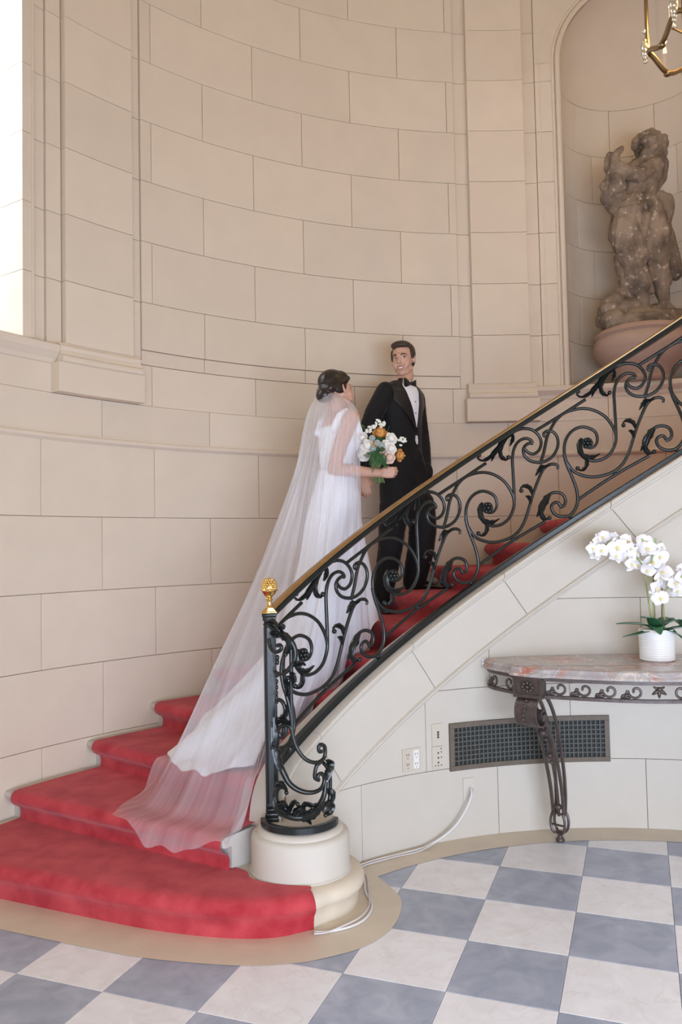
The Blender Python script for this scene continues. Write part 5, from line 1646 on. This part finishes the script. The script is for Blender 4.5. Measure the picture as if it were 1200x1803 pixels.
jk_ = MB()
JR = [(672, 705, .075, .065), (678, 705, .125, .080), (684, 704.5, .190, .100), (693, 704, .208, .122), (715, 704.5, .206, .132), (742, 705, .196, .130), (768, 705.5, .184, .124), (795, 706.5, .184, .126), (825, 708, .194, .136), (858, 709, .202, .142), (884, 710, .204, .142)]
jk_.add(*loft([gring(y, cx, a, b_) for y, cx, a, b_ in JR], 32))
limb(jk_, [RSH - np.array((0, 0, .004)), (RSH + RELB) / 2 + np.array((-.012, -.01, 0)), RELB, (RELB + RWR) / 2, RWR + np.array((0, .03, .03))], [.066, .066, .062, .055, .046])
limb(jk_, [LSH - np.array((0, 0, .004)), (LSH + LELB) / 2, LELB, (LELB + LWR) / 2, LWR], [.074, .064, .060, .056, .046])
limb(jk_, [g(722, 805, -.03), g(735, 845, .02), g(722, 878, .03)], [.09, .085, .08])
fuse(jk_, 'jacket', .0065, M['tux'], groom, 4, .5, rough_disp(.0025, 26))
tr2 = MB()
tr2.add(*loft([gring(845, 711, .17, .115), gring(875, 712, .180, .122), gring(900, 714, .175, .118), gring(915, 714, .15, .10)]))
limb(tr2, [g(696, 890, -.09), g(690, 930, -.09), g(687, 965, -.07), g(680, 1010, 0.0), g(672, 1050, .05)], [.112, .096, .086, .080, .076])
limb(tr2, [g(738, 890, .06), g(744, 930, .04), g(741, 965, .03), g(734, 1000, .07), g(729, 1024, .10)], [.114, .100, .096, .092, .084])
tr2.add(*ball(g(750, 832, .02), (.050, .06, .075), 14, 10))
fuse(tr2, 'trousers', .0065, M['tux'], groom, 4, .5, rough_disp(.003, 24))

def chest(y, psi, off):
    cx = np.interp(y, [q[0] for q in JR], [q[1] for q in JR]); a = np.interp(y, [q[0] for q in JR], [q[2] for q in JR]); b_ = np.interp(y, [q[0] for q in JR], [q[3] for q in JR])
    psi = math.radians(psi)
    return g(cx, y) + GF * (b_ + off) * math.cos(psi) + GL * (a + off) * math.sin(psi)
def chest_patch(name, rows, off0, off1, mat, n=9):
    """rows: (photo y, psi0, psi1)"""
    v = []
    R_ = []
    for (ya, a0, a1), (yb, b0, b1) in zip(rows[:-1], rows[1:]):
        for k in range(4): R_.append((ya + (yb - ya) * k / 4, a0 + (b0 - a0) * k / 4, a1 + (b1 - a1) * k / 4))
    R_.append(rows[-1])
    for y, p0, p1 in R_:
        for k in range(n): v.append(chest(y, p0 + (p1 - p0) * k / (n - 1), off1))
        for k in range(n - 1, -1, -1): v.append(chest(y, p0 + (p1 - p0) * k / (n - 1), off0))
    return MB().add(v, grid_faces(len(R_), 2 * n, cv=True) + [tuple(range(2 * n)), tuple((len(R_) - 1) * 2 * n + k for k in range(2 * n))[::-1]]).build(name, mat, groom, smooth=40)
chest_patch('shirt_front', [(674, -40, 22), (684, -33, 16), (700, -25, 12), (720, -16, 9), (740, -8, 6), (757, -1, 2)], -.03, .006, M['shirt'])
chest_patch('shirt_tail', [(770, 0, 5), (778, -2, 7), (785, 2, 5)], -.02, .006, M['shirt'], 5)
chest_patch('lapel', [(670, -62, -40), (680, -64, -35), (700, -56, -24), (712, -58, -19), (725, -40, -13), (742, -22, -7), (758, -7, -.5)], -.01, .012, M['satin'])
chest_patch('lapel', [(671, 24, 50), (682, 17, 50), (700, 12, 44), (712, 10, 44), (725, 8, 28), (742, 5, 18), (758, 1.5, 7)], -.01, .012, M['satin'])
for y in (712, 732):
    MB().add(*ball(chest(y, -3, .008), .0045, 8, 6)).build('shirt_stud', M['satin'], groom, smooth=True)
MB().add(*ball(chest(762, 1, .012), (.009, .009, .009), 10, 8)).build('jacket_button', M['satin'], groom, smooth=True)
# collar and bow tie
cl = MB()
v = []
for k in range(25):
    a = 2 * PI * k / 24
    r_ = .066
    d_ = GF * math.cos(a) * r_ + GL * math.sin(a) * r_
    lift_ = .012 * (1 - math.cos(a)) * .5
    for rr_, z in ((1.0, -.012), (1.07, -.012), (1.06, .020 + lift_), (1.00, .024 + lift_)):
        v.append(nb_ + d_ * rr_ + np.array((0, 0, z)))
cl.add(v, grid_faces(25, 4, cv=True))
for s in (-1, 1):
    p = nb_ + GF * .073
    cl.add([p + GL * s * .004 + np.array((0, 0, .018)), p + GL * s * .045 - GF * .022 + np.array((0, 0, .020)), p + GL * s * .040 - GF * .004 + np.array((0, 0, -.018)),
            p + GL * s * .004 - GF * .012 + np.array((0, 0, .018)), p + GL * s * .045 - GF * .034 + np.array((0, 0, .020)), p + GL * s * .040 - GF * .016 + np.array((0, 0, -.018))],
           [(0, 1, 2), (5, 4, 3), (0, 3, 4, 1), (1, 4, 5, 2), (2, 5, 3, 0)])
cl.build('shirt_collar', M['shirt'], groom, smooth=40)
bt = empty('bow_tie', tuple(nb_ + GF * .085)); keep_parent(bt, groom)
p = nb_ + GF * .086 + np.array((-.012, -.008, -.006))
TL = GL * .86 - GF * .20 + np.array((0, -.25, 0)); TL /= np.linalg.norm(TL)
for s in (-1, 1):
    v = []
    for u, hgt, th in ((.0, .012, .012), (.25, .017, .014), (.6, .030, .013), (.9, .038, .009), (1.0, .036, .004)):
        c_ = p + TL * s * (.004 + .076 * u) + GF * .004 * math.sin(u * 3)
        for dy, dz in ((1, -.8), (1, .8), (.3, 1), (-1, .8), (-1, -.8), (.3, -1)):
            v.append(c_ + GF * th * dy * .6 + np.array((0, 0, hgt * dz + (.004 * u if s > 0 else -.004 * u))))
    wb_ = MB().add(v, grid_faces(5, 6, cv=True) + [tuple(range(6)), tuple(24 + k for k in range(6))[::-1]]).build('bow_wing', M['satin'], None, smooth=50)
    wb_.parent = bt; wb_.location = -Vector(nb_ + GF * .085)
kn_ = MB().add(*ball(p + GF * .004, (.012, .012, .014), 10, 8)).build('bow_knot', M['satin'], None, smooth=True)
kn_.parent = bt; kn_.location = -Vector(nb_ + GF * .085)
def shoe(toe, heel, z):
    t, h = np.array((*toe, z)), np.array((*heel, z))
    d = t - h; L = np.linalg.norm(d); d /= L; u = np.array((-d[1], d[0], 0))
    rows = [(0, .026, .058, .010), (.06, .034, .066, 0), (.14, .034, .070, 0), (.24, .033, .066, 0), (.36, .036, .060, 0), (.50, .042, .052, 0), (.66, .048, .044, 0), (.82, .046, .036, 0), (.93, .036, .028, 0), (1.0, .014, .014, .006)]
    v = []
    for q, w, hgt, zz in rows:
        c_ = h + d * L * q
        for k in range(12):
            a = 2 * PI * k / 12
            v.append(c_ + u * w * math.cos(a) + np.array((0, 0, zz + .003 + max(0.0, (math.sin(a) + .35) / 1.35) * hgt)))
    mb = MB().add(v, grid_faces(len(rows), 12, cv=True) + [tuple(range(12)), tuple(12 * (len(rows) - 1) + k for k in range(12))[::-1]])
    return mb.build('shoe', M['patent'], groom, smooth=50)
shoe((-.975, 3.09), (-1.125, 3.345), 7 * RISE)
shoe((-.545, 3.285), (-.830, 3.345), 8 * RISE)
# ------------------------------------------------------------------ bride
BY = 2.37
w_ = lambda x, y, d=0.0: np.array(at(x, y, BY + d))
BA = math.radians(30)
BF = np.array((math.cos(BA), math.sin(BA), 0.0)); BR = np.array((math.sin(BA), -math.cos(BA), 0.0))     # facing direction, her right
bride = empty('person', (-1.33, 2.42, 6 * RISE))
tag(bride, 'woman in white gown and long veil seen from behind, holding a bouquet', 'person')
BH = head_frame(w_(593.5, 688, .0), math.radians(36 - 90), math.radians(4), math.radians(-4))
bb = MB()
build_head(bb, BH, True)
bn = w_(596, 728, 0)
limb(bb, [hp(BH, (0, -.022, -.055)), hp(BH, (0, -.034, -.105)), bn], [.045, .043, .052])
def bring(y, cx, a, b_, d=0.0): return (w_(cx, y, d), (b_, a), BA)
bb.add(*loft([bring(724, 596, .05, .045), bring(731, 595, .11, .06), bring(742, 594, .155, .075), bring(765, 594, .145, .09), bring(790, 595, .135, .098), bring(828, 591, .105, .078), bring(870, 589, .145, .105), bring(900, 589, .15, .11)]))
for s in (.06, -.06): bb.add(*ball(w_(596, 782) + BF * .065 + BR * s, (.055, .055, .055), 12, 9))
RS, LS = w_(597, 741) + BR * .150, w_(597, 741) - BR * .150
RE, RW = w_(587, 826, -.175), w_(668, 833, -.08)
LE, LW = w_(606, 815, .22), w_(637, 836, .27)
limb(bb, [RS, (RS + RE) / 2 + np.array((-.01, 0, 0)), RE, (RE * .55 + RW * .45), RW], [.047, .044, .037, .036, .025])
limb(bb, [LS, LE, LW], [.044, .036, .024])
hand(bb, w_(670, 833, -.08), (1, .05, .04), (.1, 1, .0), 1, curl=(48, 62, 42), sc=.88, thumb=(.55, .45, .75))
hand(bb, w_(639, 838, .27), (.18, -.05, -1), (-.3, .9, -.1), 1, curl=(14, 20, 16), sc=.86)
limb(bb, [w_(589, 895) + BR * .07, w_(589, 1020) + BR * .06, w_(592, 1120) + BR * .05], [.075, .055, .04])
limb(bb, [w_(589, 895) - BR * .07, w_(589, 1020) - BR * .06, w_(592, 1120) - BR * .05], [.075, .055, .04])
fuse(bb, 'body', .0050, M['skin_f'], bride, 4, .5)
face_parts(BH, bride, True, -.008, 0.0)
hf = MB()
hball(hf, BH, (0, -.032, .052), (.078, .094, .078), 18, 12)
hball(hf, BH, (0, .012, .078), (.066, .066, .046), 16, 11)
hball(hf, BH, (0, -.082, .0), (.060, .046, .062), 16, 11)
hball(hf, BH, (0, -.105, -.030), (.052, .046, .046), 16, 11)
for s in (-1, 1):
    hball(hf, BH, (s * .062, -.028, .018), (.020, .056, .050), 14, 10)
    hlimb(hf, BH, [(s * .050, .050, .066), (s * .062, .020, .046), (s * .062, -.030, .030), (s * .046, -.085, .005)], [.017, .020, .026, .030])
fuse(hf, 'hair', .0045, M['hair_f'], bride, 4, .5)
M['pearl'] = simple('pearl', (0.86, 0.84, 0.80), .2)
for k, r_ in ((0, .0035), (1, .0055)):
    MB().add(*ball(hp(BH, (-.079, -.004, -.037 - .011 * k)), r_, 8, 6)).build('earring', M['pearl'], bride, smooth=True)
M['wrap'] = simple('satin_ribbon', (0.82, 0.80, 0.78), .4)
v = []
MB().add(*tube([w_(632, 829, .262), w_(630, 838, .268)], .030, n=14)).build('cuff', M['wrap'], groom, smooth=40)

gm_, nt, b = new_mat('ivory_satin_gown')
b.inputs['Base Color'].default_value = (0.86, 0.87, 0.92, 1); b.inputs['Roughness'].default_value = .55
b.inputs['Sheen Weight'].default_value = .2; b.inputs['Specular IOR Level'].default_value = .3
M['gown'] = gm_
def stair_z(x, y, soft=2.2):
    t = math.degrees(math.atan2(x, y))
    if t < NOSE[1]: return 0.0
    n = max(k for k in NOSE if NOSE[k] <= t)
    z = n * RISE
    if n + 1 in NOSE:
        k = (t - (NOSE[n + 1] - soft)) / soft
        if k > 0: z += RISE * (k * k * (3 - 2 * k))
    return z
def cloth_z(x, y):
    a = math.radians(.9); c_, s_ = math.cos(a), math.sin(a)
    return stair_z(x * c_ + y * s_, y * c_ - x * s_)
# bodice: closed round the torso, low V at the back
bod = MB()
bod.add(*loft([bring(752, 594, .150, .088), bring(768, 594, .152, .098), bring(790, 595, .145, .108), bring(812, 592, .120, .094), bring(829, 591, .112, .086), bring(842, 591, .116, .088)], 32))
for s in (.06, -.06): bod.add(*ball(w_(596, 782) + BF * .068 + BR * s, (.062, .062, .060), 14, 10))
for s in (1, -1):
    limb(bod, [w_(595, 760) + BR * s * .10 - BF * .085, w_(596, 738) + BR * s * .105 - BF * .055, w_(596, 728) + BR * s * .095 - BF * .005, w_(597, 745) + BR * s * .10 + BF * .06, w_(597, 765) + BR * s * .09 + BF * .085], [.024, .022, .020, .022, .026])
fuse(bod, 'bodice', .006, M['gown'], bride, 5, .5)
HEM = [(0, -1.10, 2.56), (20, -1.13, 2.44), (50, -1.22, 2.30), (80, -1.38, 2.12), (100, -1.54, 1.93), (125, -1.72, 1.72), (145, -1.85, 1.60), (163, -1.99, 1.555), (182, -2.14, 1.67), (203, -2.30, 1.85), (225, -2.21, 2.10),
       (250, -1.95, 2.36), (280, -1.65, 2.56), (310, -1.40, 2.70), (338, -1.20, 2.70)]
def per(tab, phi, col):
    X = [q[0] for q in tab]; Y = [q[col] for q in tab]
    return float(np.interp(phi % 360, X + [X[0] + 360], Y + [Y[0]]))
NPHI, NS = 120, 44
wc = w_(591, 826)
SO = [0, .15, .35, .55, .70, .85, 1]
v = []
for i in range(NPHI):
    phi = 360 * i / NPHI
    ca, sa_ = math.cos(math.radians(phi)), math.sin(math.radians(phi))
    wp = wc + BF * .090 * ca + BR * .114 * sa_
    hx, hy = np.mean([per(HEM, phi + q, 1) for q in (-8, -4, 0, 4, 8)]), np.mean([per(HEM, phi + q, 2) for q in (-8, -4, 0, 4, 8)])
    hx += .012 * math.sin(phi * .23) + .007 * math.sin(phi * .47); hy += .012 * math.cos(phi * .21) + .006 * math.sin(phi * .51)
    D = math.hypot(hx - wp[0], hy - wp[1])
    k = min(1, max(0, (D - .28) / .5))
    hipx = wc + BF * .122 * ca + BR * .165 * sa_
    ze = stair_z(hx, hy) + .008
    for j in range(NS):
        s = j / (NS - 1)
        o_t = np.interp(s, SO, [0, .05, .15, .26, .45, .70, 1.0]); z_t = np.interp(s, SO, [0, .15, .37, .60, .77, .88, 1.0])
        o = (1 - k) * (s ** .9) + k * o_t; zf = (1 - k) * s + k * z_t
        x, y = wp[0] + (hx - wp[0]) * o, wp[1] + (hy - wp[1]) * o
        hipw = math.exp(-((s - .17) / .13) ** 2)
        x += (hipx[0] - wp[0]) * hipw * .75; y += (hipx[1] - wp[1]) * hipw * .75
        fold = (.5 * math.sin(math.radians(phi * 9)) + .5 * math.sin(math.radians(phi * 14 + 40))) * .014 * min(1, s * 1.6) * (1 if s < .92 else .5)
        x += fold * ca * BF[0] + fold * sa_ * BR[0]; y += fold * ca * BF[1] + fold * sa_ * BR[1]
        z = wp[2] + (ze - wp[2]) * zf
        z = max(z, cloth_z(x, y) + .010 + .004 * math.sin(phi * .5 + s * 9))
        v.append((x, y, z))
sk = MB().add(v, grid_faces(NPHI, NS, cu=True))
so2 = sk.build('skirt', M['gown'], bride, smooth=True)
sm_ = so2.modifiers.new('s', 'SMOOTH'); sm_.factor = .5; sm_.iterations = 3

# ------------------------------------------------------------------ veil
vm, nt, b = new_mat('white_tulle')
for n_ in list(nt.nodes):
    if n_.type != 'OUTPUT_MATERIAL': nt.nodes.remove(n_)
out_ = [n_ for n_ in nt.nodes if n_.type == 'OUTPUT_MATERIAL'][0]
tp_ = nt.nodes.new('ShaderNodeBsdfTransparent'); df_ = nt.nodes.new('ShaderNodeBsdfDiffuse'); tl_ = nt.nodes.new('ShaderNodeBsdfTranslucent')
for q in (df_, tl_): q.inputs['Color'].default_value = (0.92, 0.93, 0.99, 1)
m1 = nt.nodes.new('ShaderNodeMixShader'); m1.inputs[0].default_value = .45
m2 = nt.nodes.new('ShaderNodeMixShader'); m2.inputs[0].default_value = .36
# gathers: the net is denser along the lines of the folds
uvn = nt.nodes.new('ShaderNodeUVMap'); mpn = nt.nodes.new('ShaderNodeMapping'); mpn.inputs['Scale'].default_value = (70, 1.2, 1)
nzn = nt.nodes.new('ShaderNodeTexNoise'); nzn.inputs['Scale'].default_value = 1.0; nzn.inputs['Detail'].default_value = 5
mrn = nt.nodes.new('ShaderNodeMapRange'); mrn.inputs['From Min'].default_value = .32; mrn.inputs['From Max'].default_value = .72
mrn.inputs['To Min'].default_value = .27; mrn.inputs['To Max'].default_value = .48
nt.links.new(uvn.outputs[0], mpn.inputs[0]); nt.links.new(mpn.outputs[0], nzn.inputs['Vector']); nt.links.new(nzn.outputs['Fac'], mrn.inputs['Value']); nt.links.new(mrn.outputs[0], m2.inputs[0])
nt.links.new(df_.outputs[0], m1.inputs[1]); nt.links.new(tl_.outputs[0], m1.inputs[2])
nt.links.new(tp_.outputs[0], m2.inputs[1]); nt.links.new(m1.outputs[0], m2.inputs[2]); nt.links.new(m2.outputs[0], out_.inputs[0])
M['tulle'] = vm
# phi, hem x, y, z, fractions of the way out at elbow-to-hip (k3) and knee (k4)
VH = [(50, -1.17, 2.33, None), (68, -1.29, 2.10, None), (90, -1.50, 1.82, None), (112, -1.70, 1.56, None), (130, -1.84, 1.34, None), (145, -1.83, 1.15, None), (155, -1.83, 1.065, .25), (166, -2.08, 1.16, .24), (178, -2.28, 1.29, .24),
      (190, -2.44, 1.44, .25), (205, -2.38, 1.75, None), (222, -2.20, 2.02, None), (245, -1.98, 2.25, None), (270, -1.72, 2.45, None), (295, -1.45, 2.62, None)]
hc_ = np.array(w_(573, 686, -.01))
sc_ = w_(592, 745); ec_ = w_(588, 830); 
NV, NL = 260, 64
v = []
for i in range(NV):
    phi = 50 + (295 - 50) * i / (NV - 1)
    ca, sa_ = math.cos(math.radians(phi)), math.sin(math.radians(phi))
    iv = lambda c_: float(np.interp(phi, [q[0] for q in VH], [q[c_] for q in VH]))
    hx, hy = iv(1), iv(2)
    zs = [q[3] if q[3] is not None else stair_z(q[1], q[2]) + .016 for q in VH]
    hz = float(np.interp(phi, [q[0] for q in VH], zs))
    back = math.exp(-((phi - 180) / 45.0) ** 2)
    p0 = hc_ + BF * (-.012 + .022 * ca) + BR * .036 * sa_
    p1 = sc_ + BF * (.125 * ca - .035) + BR * .215 * sa_ + np.array((0, 0, .045))
    p2 = ec_ + BF * (.17 * ca - .050) + BR * .235 * sa_
    p3 = p2 + (np.array((hx, hy, 0)) - p2) * (.12 + .12 * back); p3[2] = 1.50
    p4 = p2 + (np.array((hx, hy, 0)) - p2) * (.40 + .10 * back); p4[2] = .98 + .02 * back
    p4[2] = max(p4[2], stair_z(p4[0], p4[1]) + .05)
    p5 = p2 + (np.array((hx, hy, 0)) - p2) * .80; p5[2] = max(hz + (1 - .80) * (.95 - hz) * 1.15, stair_z(p5[0], p5[1]) + .022)
    p6 = np.array((hx, hy, hz))
    if phi < 75: p4[2] = .55 * p3[2] + .45 * hz; p5[2] = .2 * p3[2] + .8 * hz
    S = resample(catmull([p0, p1, p2, p3, p4, p5, p6], 10), NL)
    for j, p in enumerate(S):
        s = j / (NL - 1)
        a_ = .020 * min(1, s * 3.0) * (1 - .35 * s)
        fold = a_ * (math.sin(math.radians(phi * 15)) * .55 + math.sin(math.radians(phi * 31 + 60)) * .34 + math.sin(math.radians(phi * 53 + 200 * s)) * .22 + math.sin(math.radians(phi * 7.3 + 20 + 60 * s)) * .5)
        n_ = BF * ca + BR * sa_
        q = p + n_ * fold
        zmin = cloth_z(q[0], q[1]) + .016
        q[2] = max(q[2], zmin)
        v.append(q)
vo = MB().add(v, grid_faces(NV, NL)).build('veil', M['tulle'], bride, smooth=True)
uv = vo.data.uv_layers.new(name='UVMap')
for lp_ in vo.data.loops:
    i_, j_ = divmod(lp_.vertex_index, NL)
    uv.data[lp_.index].uv = (i_ / (NV - 1), j_ / (NL - 1))
MB().add(*tube([w_(563, 688, .03), w_(566, 685, -.035), w_(575, 685, -.055), w_(583, 686, -.05)], .0045, n=6)).build('veil_comb', M['pearl'], bride, smooth=True)

# ------------------------------------------------------------------ bouquet
bq = lambda x, y, d=0.0: np.array(at(600 + x / 8.571, 720 + y / 8.571, BY - .02 + d))
bouq = empty('bouquet', tuple(bq(560, 900)))
tag(bouq, 'bridal bouquet of white, blush and mustard roses with green fern', 'bouquet')
M['rose_white'] = simple('white_rose', (0.84, 0.80, 0.74), .6, noise=.08, nscale=40)
M['rose_blush'] = simple('blush_rose', (0.76, 0.55, 0.46), .6, noise=.12, nscale=40)
M['rose_gold'] = simple('mustard_rose', (0.62, 0.30, 0.075), .6, noise=.2, nscale=50)
M['scab'] = simple('grey_green_scabiosa', (0.34, 0.38, 0.35), .7, noise=.2, nscale=80)
M['fern'] = simple('fern_green', (0.035, 0.115, 0.035), .5, noise=.4, nscale=40)
M['stemg'] = simple('stem_green', (0.16, 0.24, 0.08), .5)
M['blossom'] = simple('small_blossom', (0.80, 0.80, 0.70), .6, noise=.15, nscale=80)
def rose(c, r, axis, mat, seed):
    rr = random.Random(seed)
    ax = Vector(axis).normalized(); Q = ax.to_track_quat('Z', 'Y').to_matrix()
    mb = MB().add(*ball(np.array(c), (r * .55, r * .55, r * .6), 12, 9, Q))
    for ring, (n, rad, tilt, wid) in enumerate(((3, .30, .25, .62), (5, .52, .55, .70), (6, .74, .95, .74))):
        for k in range(n):
            a = 2 * PI * (k + .5 * ring) / n + rr.uniform(-.2, .2)
            v = []
            for i in range(5):
                u = i / 4
                for j in range(5):
                    s_ = -1 + 2 * j / 4
                    ang = a + s_ * wid * (1.0 - .25 * u)
                    rho = r * rad * (.45 + .75 * u * math.sin(tilt + .35)) * (1 + .12 * u * (1 - s_ * s_))
                    z = r * (-.45 + (1.25 - .30 * ring) * u * math.cos(tilt * .75)) - r * .10 * s_ * s_ * u
                    v.append(np.array(c) + np.array(Q @ Vector((rho * math.cos(ang), rho * math.sin(ang), z))))
            mb.add(v, grid_faces(5, 5))
    return mb.build('rose', mat, bouq, smooth=60)
cam_dir = (-.05, -1, .15)
for k, (x, y, r, mt, ax, d) in enumerate(((320, 430, 72, 'rose_white', (-.5, -1, .3), -.05), (395, 555, 84, 'rose_white', (-.3, -1, .2), -.09), (350, 690, 88, 'rose_white', (-.6, -1, -.1), -.08), (760, 445, 80, 'rose_white', (.5, -1, .4), -.06),
                                         (755, 600, 78, 'rose_white', (.5, -1, .1), -.08), (680, 530, 58, 'rose_white', (.2, -1, .2), -.09), (730, 735, 80, 'rose_blush', (.4, -1, -.2), -.08), (590, 365, 100, 'rose_gold', (.1, -.6, .8), -.04),
                                         (885, 700, 84, 'rose_gold', (.9, -.6, -.1), -.02), (510, 530, 48, 'rose_gold', (0, -1, 0), -.09), (270, 660, 60, 'rose_white', (-1, -.4, 0), .02), (560, 470, 80, 'rose_blush', (0, .3, 1), .03),
                                         (650, 640, 60, 'rose_blush', (.2, -1, 0), -.06))):
    rose(bq(x, y, d), r / 8.571 * .00342 * 1.30, ax, M[mt], k)
for x, y, d in ((470, 440, -.10), (548, 512, -.115), (612, 545, -.115), (480, 600, -.10)):
    sc2 = MB().add(*ball(bq(x, y, d), .014, 10, 8))
    for k in range(14):
        a = 2 * PI * k / 14
        sc2.add(*ball(bq(x + 38 * math.cos(a), y + 38 * math.sin(a), d), .0052, 6, 5))
    sc2.build('scabiosa', M['scab'], bouq, smooth=50)
rb2 = random.Random(11)
for x, y, R_, n in ((585, 215, 75, 26), (490, 268, 34, 9), (430, 285, 34, 8), (920, 490, 62, 20), (262, 392, 55, 16), (400, 340, 36, 8), (450, 330, 30, 6)):
    for k in range(n):
        a, q = rb2.uniform(0, 2 * PI), math.sqrt(rb2.random()) * R_
        c_ = bq(x + q * math.cos(a), y + q * math.sin(a), -.02 - .03 * rb2.random())
        bl = MB()
        for m_ in range(4):
            t = 2 * PI * m_ / 4 + a
            bl.add(*ball(c_ + np.array((.0035 * math.cos(t), -.001, .0035 * math.sin(t))), (.0038, .002, .0038), 6, 4))
        bl.build('blossom', M['blossom'], bouq, smooth=50)
def frond(pts, W, n=9):
    S = resample(catmull([bq(*p) for p in pts], 6), n * 2)
    fb = MB().add(*tube(S, .0016, n=5))
    T = np.gradient(S, axis=0); T /= np.linalg.norm(T, axis=1)[:, None]
    for i in range(2, len(S)):
        L = W * math.sin(PI * (.12 + .85 * i / len(S)))
        for s in (-1, 1):
            sd = np.cross(T[i], (0, 1, 0)) * s
            e = S[i] + sd * L + T[i] * L * .55
            m_ = (S[i] + e) / 2
            pw = T[i] * L * .18
            fb.add([S[i], m_ + pw + np.array((0, -.002, 0)), e, m_ - pw + np.array((0, -.002, 0)), m_ + np.array((0, .002, 0))], [(0, 1, 2, 3), (0, 4, 1), (1, 4, 2), (2, 4, 3), (3, 4, 0)])
    fb.build('fern_frond', M['fern'], bouq)
for pts in ([(540, 640, -.10), (520, 740, -.13), (490, 850, -.13), (480, 960, -.12)], [(560, 640, -.10), (600, 740, -.13), (650, 820, -.12), (700, 910, -.10)], [(540, 620, -.10), (460, 690, -.13), (400, 700, -.13), (340, 705, -.12)],
            [(560, 640, -.10), (610, 620, -.13), (650, 590, -.12)], [(550, 650, -.11), (570, 740, -.14), (580, 830, -.13)], [(540, 640, -.11), (480, 760, -.13), (430, 850, -.11)], [(600, 660, -.11), (640, 720, -.13), (660, 860, -.11)]):
    frond(pts, .020)
def bleaf(pts, W): blade([tuple(bq(*p)) for p in pts], W, M['fern'], 'leaf', bouq, .2, 8, .0015)
for pts, W in (([(370, 350, 0), (345, 290, -.01), (320, 235, 0)], .012), ([(300, 500, 0), (250, 490, 0), (195, 495, 0)], .008), ([(310, 540, 0), (285, 580, 0), (275, 640, 0)], .012), ([(680, 370, 0), (710, 310, 0), (730, 250, 0)], .010), ([(650, 340, 0), (665, 290, 0), (655, 250, 0)], .009),
              ([(720, 390, 0), (760, 360, 0), (810, 370, 0)], .012), ([(320, 720, .02), (260, 740, .02), (225, 790, .02)], .014), ([(690, 820, -.05), (700, 870, -.05), (710, 930, -.05)], .008), ([(250, 760, .02), (290, 790, .02), (340, 800, .02)], .014), ([(800, 560, 0), (850, 550, 0), (890, 510, 0)], .006)):
    bleaf(pts, W)
for k in range(16):
    a = rb2.uniform(-1, 1)
    MB().add(*tube([bq(560 + 120 * a, 640, -.02 + .02 * rb2.uniform(-1, 1)), bq(560 + 22 * a, 880, -.012 * math.sin(k)), bq(565 + 85 * a + 10, 1105 + 25 * rb2.uniform(-1, 1), .012 * math.cos(k * 2))], .0036, n=6)).build('stem', M['stemg'], bouq, smooth=True)
core = MB().add(*ball(bq(560, 560, -.0), (.085, .05, .075), 14, 10)).build('foliage_core', M['fern'], bouq, smooth=True)
